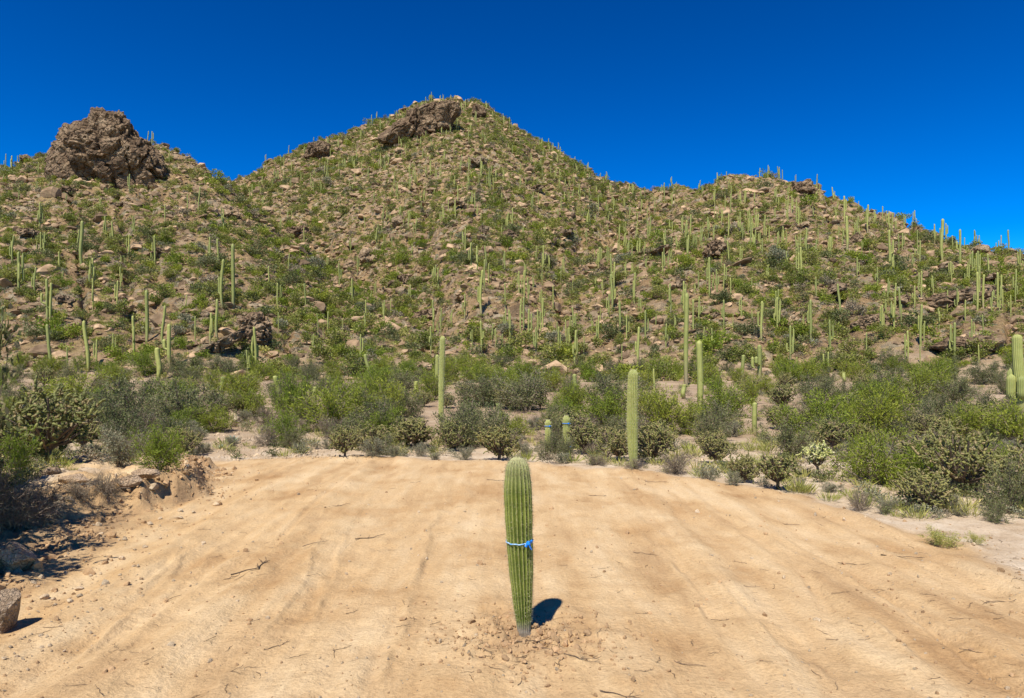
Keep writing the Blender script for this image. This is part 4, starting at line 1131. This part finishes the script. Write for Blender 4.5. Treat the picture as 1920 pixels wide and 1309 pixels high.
# the tall young saguaros near the far edge of the sand, with real ribs
def near_saguaro(u, vb, vt, w_px, label, ribs=16, foot=.8, seed=1, y=None, topr=1.0, tape=None):
    x, y, z = ground_at(u, vb)
    h = (vb - vt) / F * y; rr = w_px / F * y / 2
    g = np.random.default_rng(seed)
    n = 44
    t, r = dome(n, foot * rr, rr, min(.3, 1.5 * rr / h))
    r = r * (1 + .03 * np.sin(t * 23 + seed) * (t < .93))
    path = np.stack([.012 * h * np.sin(t * 3 + seed), .01 * h * np.sin(t * 4), t * h - .02], 1)
    v, q, c, al = ribbed(path, r, ribs, 6, .085)
    me = fast_mesh('edge_saguaro', v, q, M['saguaro'], True); add_attr(me, 'crest', c); add_attr(me, 'along', np.repeat(.34 + .66 * t, ribs * 6))
    root = thing('saguaro', [('stem', me)], (x, y, z), 0, cat='saguaro', group='saguaros on the desert hillside', label=label)
    V3 = v.reshape(n, ribs * 6, 3); ps, ds = [], []
    for k in range(ribs):
        col = V3[:, k * 6]
        for z0 in np.linspace(.02, .99, int(h / .05)):
            p = np.array([np.interp(z0, t, col[:, j]) for j in range(3)]); ct = np.array([np.interp(z0, t, path[:, j]) for j in range(3)])
            ps.append(np.repeat(p[None], 4, 0)); ds.append(unit(p - ct) * .7 + g.normal(size=(4, 3)) * .6)
    sv, sf = leaves(np.concatenate(ps), np.concatenate(ds), .028, .003, g)
    s = link('spines', fast_mesh('edge_spines', sv, sf, M['spine']), root); s['kind'] = 'stuff'
    if tape:
        for hz in tape:
            i0 = int(np.argmin(np.abs(t - hz)))
            S = 40; th = np.arange(S) / S * 6.283; w = .005
            V = np.concatenate([np.stack([path[i0, 0] + (r[i0] * 1.1 + dr) * np.cos(th), path[i0, 1] + (r[i0] * 1.1 + dr) * np.sin(th), np.full(S, path[i0, 2]) + dz], 1) for dz, dr in ((-w, 0), (-w * .6, .008), (w * .6, .008), (w, 0))])
            i = np.arange(4 * S).reshape(4, S); j = np.roll(i, -1, 1)
            tp = bpy.data.objects.new('flagging_tape', None); COL.objects.link(tp); tp.location = (x, y, z)
            link('band', fast_mesh('small_tape', V, np.stack([i[:-1].ravel(), j[:-1].ravel(), j[1:].ravel(), i[1:].ravel()], 1), M['ribbon_blue'], True), tp)
            pk = np.array([path[i0, 0] + r[i0] * .5, path[i0, 1] - r[i0] * 1.1, path[i0, 2]])
            link('knot', make_rock('small_knot', 19, 2, 'ribbon_blue', 6, (1, .7, 1.2), .1), tp, tuple(pk), (0, 0, .4), (.015, .013, .016))
            tag(tp, 'blue tape tied round the ' + label, 'tape')
    return root
near_saguaro(1188, 880, 690, 19, 'thick smooth green saguaro at the far edge of the sand', 17, .72, 3)
near_saguaro(829, 792, 630, 9.8, 'tall slim tan-green saguaro standing alone behind the scrub', 14, .92, 4)
near_saguaro(819, 738, 664, 6, 'thinner saguaro stem close behind the tall slim one', 12, .9, 5)
near_saguaro(1027, 848, 784, 11, 'small taped saguaro in the central scrub, left of the pair', 13, .85, 6, tape=[.82])
near_saguaro(1062, 850, 778, 13, 'small taped saguaro in the central scrub, right of the pair', 13, .85, 7, tape=[.80])
near_saguaro(1067, 860, 822, 8, 'very small taped saguaro low at the sand edge', 12, .85, 8, tape=[.6])

# ================================================================== SHRUBS AND CHOLLAS
B = {}
B['palo'] = [make_bush('palo_verde_%d' % k, 300 + k, 'palo', .72, 16, 13, 26, .075, .0165, .05, twig_len=.34) for k in range(4)]
B['creo'] = [make_bush('creosote_%d' % k, 310 + k, 'creosote', .68, 18, 12, 22, .042, .02, 0, twig_len=.27) for k in range(4)]
B['sage'] = [make_bush('bursage_%d' % k, 320 + k, 'bursage', .85, 20, 11, 20, .06, .02, .1, twig_len=.26) for k in range(3)]
B['dense'] = [make_bush('dense_bush_%d' % k, 360 + k, 'creosote', .7, 26, 16, 24, .05, .03, 0, twig_len=.26) for k in range(2)]
B['dry'] = [make_bush('dry_brush_%d' % k, 330 + k, 'dry', .8, 24, 13, 9, .10, .008, .1, twig_len=.33) for k in range(3)]
CH = [make_cholla('cholla_%d' % k, 340 + k, (190, 150, 170)[k % 3], (.24, .34, .2)[k % 3], (.52, .5, .6)[k % 3], low=(.08, .25, .04)[k % 3]) for k in range(4)]
CHP = make_cholla('chain_cholla', 351, 130, .5, .38, .06, .02, 'cholla_pale', low=.44)
NAMES = {'dense': ('mesquite_bush', 'dense dark mesquite bush', 'mesquite', 'mesquite bushes on the bank'),
         'palo': ('palo_verde_bush', 'bright green palo verde', 'palo verde', 'palo verde bushes on the flat'),
         'creo': ('creosote_bush', 'dark olive creosote bush', 'creosote bush', 'creosote bushes on the flat'),
         'sage': ('bursage_bush', 'low grey-green bursage', 'bursage', 'bursage tufts on the flat'),
         'dry': ('dry_shrub', 'leafless grey-brown dry shrub', 'dry shrub', 'dry shrubs on the flat'),
         'chol': ('cholla', 'knobbly olive cholla', 'cholla', 'chollas on the flat')}
cnt = {k: 0 for k in NAMES}; cnt['dense'] = 0
def put_bush(kind, u, vb, vt, w_px, label=None, y=None):
    if y is None: x, y, z = ground_at(u, vb)
    else: x = (u - 960) / F * y; z = zt(x, y)
    h = max(.12, (vb - vt) / F * y); w = w_px / F * y
    protos = CH if kind == 'chol' else B[kind]
    k = cnt[kind]; cnt[kind] += 1
    P_ = protos[k % len(protos)]
    half = {'palo': .95, 'creo': .88, 'dense': .9, 'sage': 1.02, 'dry': 1.0, 'chol': .56}[kind]
    sx = w / (2 * half)
    nm, desc, cat, grp = NAMES[kind]
    o = thing(nm, P_, (x, y, z - .01), random.uniform(0, 6.28), (sx, sx, h / {'palo': 1.1, 'creo': 1.05, 'dense': 1.05, 'sage': 1.05, 'dry': 1.1, 'chol': 1.0}[kind]), cat, grp)
    if label: o['label'] = label
    else: place_label(o, desc, u, vb)
    return o

# plants that can be told apart, from the near edge of the sand backwards
put_bush('chol', 92, 868, 712, 185, 'tall dense cholla on the bank, top of the plants there')
put_bush('chol', 20, 872, 790, 110, 'lower cholla at the frame edge beside the tall dense one')
put_bush('palo', 300, 893, 802, 135, 'bright green bush hanging over the cut bank')
put_bush('sage', 225, 880, 800, 130, 'pale grey-green shrub just behind the bright bank bush')
put_bush('dry', 196, 918, 862, 88, 'grey twiggy dry shrub between the bank rocks')
put_bush('palo', 28, 900, 800, 120, 'green bush at the frame edge above the brown brush')
put_bush('dry', 25, 985, 870, 190, 'big dark brown brush pile on the shaded bank')
put_bush('dry', 78, 962, 876, 150, 'brown tangle of dead stems below the tall cholla'); put_bush('dry', 145, 940, 896, 90, 'small brown shrub at the shaded bank edge'); put_bush('dense', -20, 965, 868, 150, 'low dark bush hugging the frame edge on the bank')
put_bush('dry', -40, 990, 820, 190, 'tall brown shrub rising past the frame edge on the bank')
for xb, yb, hb, wb, kd, lab in ((-4.62, 4.5, 2.6, 2.2, 'dense', 'dark bush past the frame edge shading the bank boulder'),
        (-5.4, 5.7, 2.7, 2.3, 'dense', 'tall dark bush past the frame edge on the bank'), (-6.2, 6.9, 2.4, 2.1, 'dense', 'broad dark bush past the frame edge beyond the brush pile')):
    put_bush(kd, 960 + F * xb / yb, 0 + hb / yb * F, 0, wb / yb * F, lab, y=yb)
put_bush('sage', 345, 822, 782, 70, 'rounded yellowish bursage near the pale boulder')
put_bush('creo', 250, 800, 692, 200, 'broad dark creosote behind the tall cholla')
put_bush('creo', 345, 806, 698, 170, 'broad dark creosote left of the pale boulder')
put_bush('palo', 140, 760, 690, 190)
put_bush('dry', 275, 830, 755, 70, 'pale-stemmed dry shrub with bent bare branches')
put_bush('creo', 410, 780, 715, 120); put_bush('palo', 470, 780, 715, 110); put_bush('palo', 548, 792, 690, 110, 'bright green palo verde beside the young saguaro')
put_bush('palo', 650, 795, 700, 150, 'largest bright green palo verde left of the slim saguaro')
put_bush('dry', 620, 822, 765, 95); put_bush('creo', 700, 800, 735, 120); put_bush('dry', 560, 812, 775, 80)
put_bush('sage', 435, 838, 815, 42); put_bush('sage', 500, 812, 792, 60); put_bush('sage', 560, 850, 824, 50); put_bush('sage', 618, 842, 818, 50)
put_bush('chol', 700, 845, 790, 90); put_bush('chol', 845, 845, 780, 80); put_bush('chol', 935, 862, 790, 98, 'dense round cholla behind the planted saguaro top')
put_bush('sage', 790, 856, 825, 46); put_bush('sage', 872, 862, 830, 54); put_bush('sage', 740, 858, 835, 40); put_bush('sage', 815, 862, 845, 36); put_bush('dry', 960, 840, 800, 70)
put_bush('creo', 1022, 862, 812, 52, 'leafy bush hiding the foot of a small taped saguaro'); put_bush('creo', 1064, 864, 806, 56, 'dark leafy bush among the small taped saguaros')
put_bush('chol', 1095, 852, 790, 90); put_bush('chol', 1160, 862, 790, 90); put_bush('chol', 1225, 868, 785, 100); put_bush('creo', 1040, 856, 800, 70); put_bush('palo', 1120, 790, 745, 120)
put_bush('dry', 1268, 888, 832, 105, 'rounded grey dry shrub right of the thick saguaro'); put_bush('dry', 1190, 884, 858, 60); put_bush('sage', 1055, 868, 846, 46); put_bush('dry', 1120, 872, 846, 70)
put_bush('creo', 985, 770, 690, 170); put_bush('creo', 900, 760, 695, 150); put_bush('creo', 1150, 770, 690, 170); put_bush('palo', 1050, 790, 735, 110); put_bush('palo', 700, 760, 690, 90)
put_bush('palo', 1408, 758, 704, 62, 'compact round bright green bush below the stocky saguaro')
put_bush('chol', 1395, 905, 845, 70); put_bush('chol', 1458, 918, 842, 108, 'dark branching cholla before the pale-crowned one'); put_bush('sage', 1500, 918, 890, 40)
put_bush('palo', 1640, 905, 785, 190, 'largest bright green palo verde bordering the sand'); put_bush('palo', 1725, 905, 820, 140, 'yellow-green palo verde between the large chollas'); put_bush('creo', 1480, 855, 775, 130)
put_bush('chol', 1800, 926, 792, 150, 'tallest cholla beside the pale flat'); put_bush('chol', 1735, 958, 872, 125, 'broad cholla with a bare trunk at the pale flat'); put_bush('creo', 1890, 962, 852, 120, 'olive bush cut by the frame edge at the pale flat'); put_bush('palo', 1856, 905, 815, 120, 'green bush behind the tallest cholla')
put_bush('dry', 1610, 958, 905, 62, 'small grey shrub standing on the sand edge'); put_bush('sage', 1660, 962, 925, 60); put_bush('sage', 1560, 922, 898, 60); put_bush('sage', 1780, 958, 920, 70); put_bush('creo', 1870, 978, 925, 75)
put_bush('sage', 1800, 965, 945, 50); put_bush('chol', 1340, 870, 800, 80); put_bush('creo', 1330, 830, 760, 120); put_bush('palo', 1290, 815, 750, 110); put_bush('chol', 1560, 850, 780, 90); put_bush('sage', 1330, 900, 872, 50); put_bush('sage', 1375, 912, 880, 44)
put_bush('creo', 1540, 760, 700, 130); put_bush('creo', 1660, 745, 690, 140); put_bush('creo', 1860, 800, 725, 130); put_bush('chol', 1760, 830, 770, 90); put_bush('creo', 1790, 760, 700, 130); put_bush('palo', 1320, 720, 670, 110); put_bush('palo', 1500, 715, 665, 100)
# chain-fruit cholla with its pale domed crown
x, y, z = ground_at(1532, 897)
h = (897 - 829) / F * y
thing('cholla', CHP, (x, y, z), .6, (h * 1.15, h * 1.15, h), 'cholla', None, label='small cholla tree with a pale yellow domed crown on bare trunk')

# infill of the flat scrub belt
g = np.random.default_rng(33)
def belt_ok(u, v):
    if v > 856 and u < 1500: return False
    if poly_sd(np.array([(u - 960) / F * gp(u, v)[1]]), np.array([gp(u, v)[1]]), CLEARING)[0] > -.3: return False
    if 400 < u < 640 and v > 800: return g.uniform() < .12
    return True
PROTECT = [(829, 792), (1188, 880), (1312, 768), (1287, 745), (1532, 897), (1027, 848), (1062, 850), (1408, 758), (440, 805)]
def infill(n, v0, v1, kinds, probs, size=1.0):
    made = 0
    while made < n:
        u = -40 + 2000 * ((made + g.uniform(0, 1)) / n); v = g.uniform(v0, v1)
        if not belt_ok(u, v):
            if g.uniform() < .3: made += 1
            continue
        if any(abs(u - a) < 38 and v > b - 6 for a, b in PROTECT) or (1470 < u < 1600 and v > 840):
            made += g.uniform() < .3
            continue
        x, y, z = ground_at(u, v)
        kind = g.choice(kinds, p=probs)
        hm = {'palo': 1.5, 'creo': 1.25, 'chol': 1.05, 'sage': .5, 'dry': .7}[kind] * g.uniform(.65, 1.3) * size
        wm = hm * {'palo': 1.7, 'creo': 1.7, 'chol': 1.2, 'sage': 2.0, 'dry': 1.7}[kind] * g.uniform(.85, 1.2)
        put_bush(kind, u, v, v - hm / y * F, wm / y * F)
        made += 1
infill(56, 690, 708, ['palo', 'creo', 'sage', 'dry'], [.32, .44, .14, .10], 1.0)
infill(52, 708, 730, ['palo', 'creo', 'chol', 'dry'], [.32, .46, .10, .12], .9)
infill(56, 730, 760, ['palo', 'creo', 'chol', 'sage', 'dry'], [.28, .40, .14, .08, .10], .82)
infill(70, 760, 800, ['palo', 'creo', 'chol', 'sage', 'dry'], [.22, .34, .20, .12, .12], .78)
infill(100, 800, 838, ['palo', 'creo', 'chol', 'sage', 'dry'], [.14, .26, .22, .24, .14], .75)
infill(95, 832, 864, ['sage', 'dry', 'chol', 'creo'], [.42, .22, .18, .18], .58)
infill(26, 860, 960, ['sage', 'dry', 'chol', 'creo'], [.45, .2, .2, .15], .6)

# bushes on the slopes: the ones that show largest, singly
FB = [make_far_bush('slope_bush_%d' % k, 400 + k, ('brush', 'palo', 'creosote', 'brush', 'bursage', 'dry')[k % 6], 320, (.6, .7, .8)[k % 3]) for k in range(9)]
hp = hill_points(17000, 29, 0.35, 46, 335)
n = len(hp)
s = np.clip(g.lognormal(-.08, .42, n), .3, 2.5) * (0.85 + hp[:, 1] / 520)
dens = fbm2(hp[:, 0] / 26, hp[:, 1] / 26, 3, 88) + .7 * sstep(.55, 1.0, 1 - np.abs(noise2(hp[:, 3] / 75 + hp[:, 1] / 160, hp[:, 1] / 90, 61)) * 1.6) - .1
left = np.clip((700 - hp[:, 3]) / 500, 0, 1)
keep = g.uniform(0, 1, n) < np.clip(.56 + .55 * dens + .12 * left, .12, 1)
hp, s = hp[keep], s[keep]; n = len(hp)
pick = g.choice(9, n, p=[.21, .15, .13, .17, .04, .04, .13, .09, .04])
order = [k for k in np.argsort(-s / hp[:, 1]) if 5 < hp[k, 3] < 1915][:230]
SB = {'brush': 'olive bush', 'palo': 'bright green bush', 'creosote': 'dark green bush', 'bursage': 'grey-green bush', 'dry': 'dry brown bush'}
KINDS9 = [('brush', 'palo', 'creosote', 'brush', 'bursage', 'dry')[k % 6] for k in range(9)]
NB = [make_far_bush('lower_slope_bush_%d' % k, 430 + k, KINDS9[k], 900, (.6, .7, .8)[k % 3], .10) for k in range(9)]
for k in order:
    o = link('hillside_bush', NB[pick[k]], loc=hp[k, :3], rot=(0, 0, g.uniform(0, 6.28)), scale=(s[k], s[k], s[k] * g.uniform(.7, 1)))
    tag(o, None, 'bush', 'bushes on the hillside'); place_label(o, SB[KINDS9[pick[k]]], hp[k, 3], hp[k, 4])
rest = np.setdiff1d(np.arange(n), order); n = len(rest)
scatter('hillside_brush', FB, hp[rest, :3] - np.array([0, 0, .05]), np.stack([g.uniform(-.1, .1, n), g.uniform(-.1, .1, n), g.uniform(0, 6.28, n)], 1), np.stack([s[rest], s[rest], s[rest] * g.uniform(.65, 1.05, n)], 1), pick[rest],
        'olive and green brush covering the hillside', 'brush')

TF = [make_far_bush('slope_tuft_%d' % k, 460 + k, ('brush', 'grass', 'dry', 'bursage', 'brush', 'grass')[k], 70, .75, .26) for k in range(6)]
hp = hill_points(31000, 31, 0.55, 46, 335); n = len(hp)
s = np.clip(g.lognormal(-.72, .35, n), .2, 1.1) * (.75 + hp[:, 1] / 330)
scatter('hillside_tufts', TF, hp[:, :3], np.stack([0 * s, 0 * s, g.uniform(0, 6.28, n)], 1), np.stack([s, s, s * .8], 1), g.choice(6, n, p=[.28, .27, .05, .04, .21, .15]), 'small olive and straw-coloured tufts between the hillside rocks', 'tufts')

# ================================================================== SMALL THINGS ON THE GROUND
def make_grass(name, seed, n=60, mat='grass'):
    g = np.random.default_rng(seed)
    p = np.concatenate([g.normal(size=(n, 2)) * .16, np.zeros((n, 1))], 1)
    d = np.concatenate([p[:, :2] * 2 + g.normal(size=(n, 2)) * .35, np.ones((n, 1))], 1)
    v, f = leaves(p, d, .7, .035, g)
    return fast_mesh(name, v, f, M[mat])
GRASS = [make_grass('grass_tuft_%d' % k, 500 + k) for k in range(4)]
for u, v, w, hh, lab in [(1765, 1022, 100, 34, 'straggly green weed lying on the pale flat'), (1830, 1024, 50, 22, 'small green weed beside the straggly one')]:
    x, y, z = ground_at(u, v)
    o = link('weed', B['sage'][0][1][1], loc=(x, y, z), rot=(0, 0, 1.0), scale=(w / F * y / 2, w / F * y / 2, hh / F * y))
    o.data = o.data.copy(); o.data.materials[0] = M['grass']
    tag(o, lab, 'weed')

# agaves: short thick blades in a rosette
def make_agave(seed):
    g = np.random.default_rng(seed); V_, F_ = [], []; off = 0
    for k in range(26):
        az = k * 2.4; el = .25 + 1.1 * (k / 26)
        d = np.array([math.cos(az) * math.cos(el), math.sin(az) * math.cos(el), math.sin(el)]); s = np.array([-math.sin(az), math.cos(az), 0]); nn = np.cross(d, s)
        L = .5 * g.uniform(.8, 1.1)
        pts = [d * L * t for t in (.05, .45, 1.0)]; w = (.05, .075, .002)
        ring = []
        for p, q in zip(pts, w): ring += [p + s * q, p - nn * q * .35, p - s * q, p + nn * q * .12]
        V_.append(np.array(ring))
        for a in (0, 4):
            for b in range(4): F_.append([off + a + b, off + a + (b + 1) % 4, off + a + 4 + (b + 1) % 4, off + a + 4 + b])
        off += 12
    return fast_mesh('agave_blades', np.concatenate(V_), np.array(F_), M['agave'])
AG = make_agave(3)
for u, v, w, lab in [(436, 832, 36, 'small blue-grey agave near the pale boulder'), (1052, 862, 28, 'small pale agave right behind the planted saguaro'), (415, 842, 22, 'tiny blue-grey agave on the pale gravel')]:
    x, y, z = ground_at(u, v); s_ = w / F * y
    tag(link('agave', AG, loc=(x, y, z), rot=(0, 0, u), scale=(s_, s_, s_ * .9)), lab, 'agave')

# twigs on the sand
def make_twig(seed):
    g = np.random.default_rng(seed)
    k = 7
    p = np.zeros((k, 3)); p[:, 0] = np.linspace(-.5, .5, k); p[:, 1] = np.cumsum(g.normal(size=k)) * .045; p[:, 2] = .02 + np.abs(g.normal(size=k)) * .018
    paths = [(p, np.linspace(.016, .006, k))]
    for _ in range(int(g.integers(1, 4))):
        a = p[int(g.integers(2, 6))]; e = a + np.array([g.uniform(.08, .22), g.choice([-1, 1]) * g.uniform(.05, .16), g.uniform(.0, .08)])
        paths.append((np.array([a, (a + e) / 2 + g.normal(size=3) * .012, e]), np.array([.009, .007, .004])))
    v, q = tube(paths, 5)
    return fast_mesh('twig_%d' % seed, v, q, M['twig'])
TW = [make_twig(k) for k in range(7)]
TWIGS = [(1000, 1215, 60, .3), (1045, 1225, 95, -.35), (1090, 1243, 60, -.15), (895, 1200, 40, .9), (905, 1218, 46, -.4), (880, 1195, 30, 1.2), (1280, 1248, 70, -.35), (1160, 1303, 66, -.3), (1187, 1298, 26, 1.2), (470, 1068, 88, .75), (440, 1080, 40, .7),
         (590, 1024, 46, .35), (580, 1080, 26, .05), (640, 948, 44, .3), (775, 905, 26, -.1), (930, 902, 34, -.2), (1350, 1162, 30, .2), (1655, 1110, 36, .3), (1740, 1120, 24, -.2), (1800, 1165, 34, .1), (1400, 1100, 40, -.15), (1600, 1060, 46, -.2), (1830, 1225, 46, -.4),
         (1565, 1200, 30, .3), (1210, 1040, 40, -.1), (1120, 930, 30, .1), (1230, 905, 34, -.05), (700, 1010, 60, .15), (520, 1215, 50, .35), (560, 1236, 30, .1), (660, 1150, 24, .4), (760, 1180, 30, .2), (330, 1120, 40, .6), (1690, 1045, 60, -.2), (1480, 985, 40, -.25), (1880, 1130, 50, .1), (80, 1190, 40, .4), (100, 1178, 30, -.3)]
for k, (u, v, w, a) in enumerate(TWIGS):
    x, y, z = ground_at(u, v); L = w / F * y * 1.15
    o = link('twig', TW[k % 7], loc=(x, y, z), rot=(0, 0, a + (0.5 if u < 800 else -.2)), scale=(L, L * 1.2, max(L * .8, .12)))
    tag(o, None, 'twig', 'dead twigs on the sand')
    place_label(o, 'dark dead twig on the sand', u, v)
tw = sorted([e for e in PENDING if e[1].startswith('dark dead twig')], key=lambda e: -e[3])
PENDING = [e for e in PENDING if not e[1].startswith('dark dead twig')]
for e in tw:
    side = 'left of' if e[2] < 940 else ('right of' if e[2] > 1010 else 'in front of')
    e[0]['label'] = side
for sd_ in ('left of', 'right of', 'in front of'):
    ss = [e for e in tw if e[0]['label'] == sd_]
    for k, e in enumerate(ss): e[0]['label'] = f'dark dead twig on sand {sd_} the planted saguaro, {ORD[k]} from the bottom edge'

# clods, litter and gravel
g = np.random.default_rng(61)
n = 900
a = g.uniform(0, 6.283, n); r = np.abs(g.normal(0, .27, n)) + .05
px_, py_ = CX + np.cos(a) * r * 1.15, CY - .06 + np.sin(a) * r
s = g.lognormal(-4.75, .55, n).clip(.003, .034)
scatter('soil_clods', CLODS, np.stack([px_, py_, terrain(px_, py_) + s * .2], 1), g.uniform(0, 6.28, (n, 3)), np.stack([s, s, s * .8], 1), g.integers(0, 4, n), 'loose clods of dug earth round the planted saguaro', 'clods')

u = g.uniform(-60, 1980, 9000); v = V0 + 150 + 490 * g.uniform(0, 1, 9000) ** 1.0
xs, ys = gp(u, v)
sd = poly_sd(xs, ys, CLEARING); bdst = poly_sd(xs, ys, BANK)
edge = np.exp(-np.abs(sd) / .5)
patch = fbm2(xs * .8, ys * .8, 3, 44)
keep = g.uniform(0, 1, len(xs)) < np.clip(.19 + .5 * edge + .25 * (sd < 0) + .35 * np.clip(patch, 0, 1) * .5 + .6 * (bdst > -.8) * (bdst < .9), 0, .95)
xs, ys = xs[keep], ys[keep]; n = len(xs)
s = g.lognormal(-4.75, .6, n).clip(.003, .045) * (.55 + ys / 16)
scatter('gravel', PEBBLES + CLODS, np.stack([xs, ys, terrain(xs, ys) + s * .1], 1), g.uniform(0, 6.28, (n, 3)), np.stack([s, s, s * .8], 1), g.integers(0, 8, n), 'small stones and crumbs of earth scattered over sand and bank', 'gravel')

n = 1600
yb_ = g.uniform(4.4, 11.6, n); bx_ = np.interp(yb_, [4.4, 4.9, 5.8, 7.1, 7.7, 8.4, 9.0, 11.6], [-3.7, -3.66, -3.75, -4.1, -4.3, -4.15, -3.9, -5.0]) + g.normal(0, .28, n) - .28
s = g.lognormal(-4.1, .6, n).clip(.006, .07)
scatter('bank_rubble', CLODS + CLODS[:3] + PEBBLES[:1], np.stack([bx_, yb_, terrain(bx_, yb_) + s * .1], 1), g.uniform(0, 6.28, (n, 3)), np.stack([s, s, s * .8], 1), g.integers(0, 8, n), 'crumbled earth and stones covering the cut bank', 'rubble')
u = g.uniform(400, 640, 1500); v = g.uniform(812, 862, 1500)
xs, ys = gp(u, v); n = 1500
s = g.lognormal(-4.0, .5, n).clip(.008, .07)
scatter('pale_gravel', PEBBLES, np.stack([xs, ys, terrain(xs, ys) + s * .1], 1), g.uniform(0, 6.28, (n, 3)), np.stack([s, s, s * .8], 1), g.integers(0, 4, n), 'patch of whitish gravel at the far corner of the sand', 'gravel')

# dry litter: short bits of stem, and grass tufts over the flat
n = 1500
u = g.uniform(-60, 1980, n * 4); v = V0 + 158 + 480 * g.uniform(0, 1, n * 4)
xs, ys = gp(u, v); rc = np.hypot(xs - CX, ys - CY)
sd = poly_sd(xs, ys, CLEARING); bdst = poly_sd(xs, ys, BANK)
keep = g.uniform(0, 1, len(xs)) < np.clip(.025 + .3 * np.exp(-(rc / .45) ** 2) + .25 * np.exp(-np.abs(sd) / .35) + .6 * (bdst > 0) + .12 * (fbm2(xs * 1.1, ys * 1.1, 2, 45) > .5), 0, 1)
xs, ys = xs[keep], ys[keep]; n = len(xs)
s = g.uniform(.03, .13, n)
scatter('twig_litter', TW, np.stack([xs, ys, terrain(xs, ys)], 1), np.stack([g.uniform(-.1, .1, n), g.uniform(-.1, .1, n), g.uniform(0, 6.28, n)], 1), np.stack([s, s, s], 1), g.integers(0, 7, n), 'bits of dead stem and litter scattered on sand and bank', 'litter')

n = 2200
u = g.uniform(-100, 2020, n); v = V0 + 14 + 260 * g.uniform(0, 1, n) ** 1.2
pts = []
for uu, vv_ in zip(u, v):
    xx, yy = gp(uu, vv_, 0.0)
    pts.append((xx, min(yy, 60)))
pts = np.array(pts); pts[:, 0] = (u - 960) / F * pts[:, 1]
sd = poly_sd(pts[:, 0], pts[:, 1], CLEARING)
pts = pts[sd < -.15]; n = len(pts)
s = g.uniform(.12, .42, n) * (.6 + pts[:, 1] / 45)
mix = GRASS + [make_far_bush('ground_tuft_%d' % k, 600 + k, ('bursage', 'dry', 'creosote')[k], 260, .8, .12) for k in range(3)]
scatter('ground_cover', mix, np.stack([pts[:, 0], pts[:, 1], terrain(pts[:, 0], pts[:, 1])], 1), np.stack([0 * s, 0 * s, g.uniform(0, 6.28, n)], 1), np.stack([s, s, s * .8], 1), g.integers(0, 7, n), 'low dry grass and small tufts between the shrubs', 'ground cover')

finish_labels()
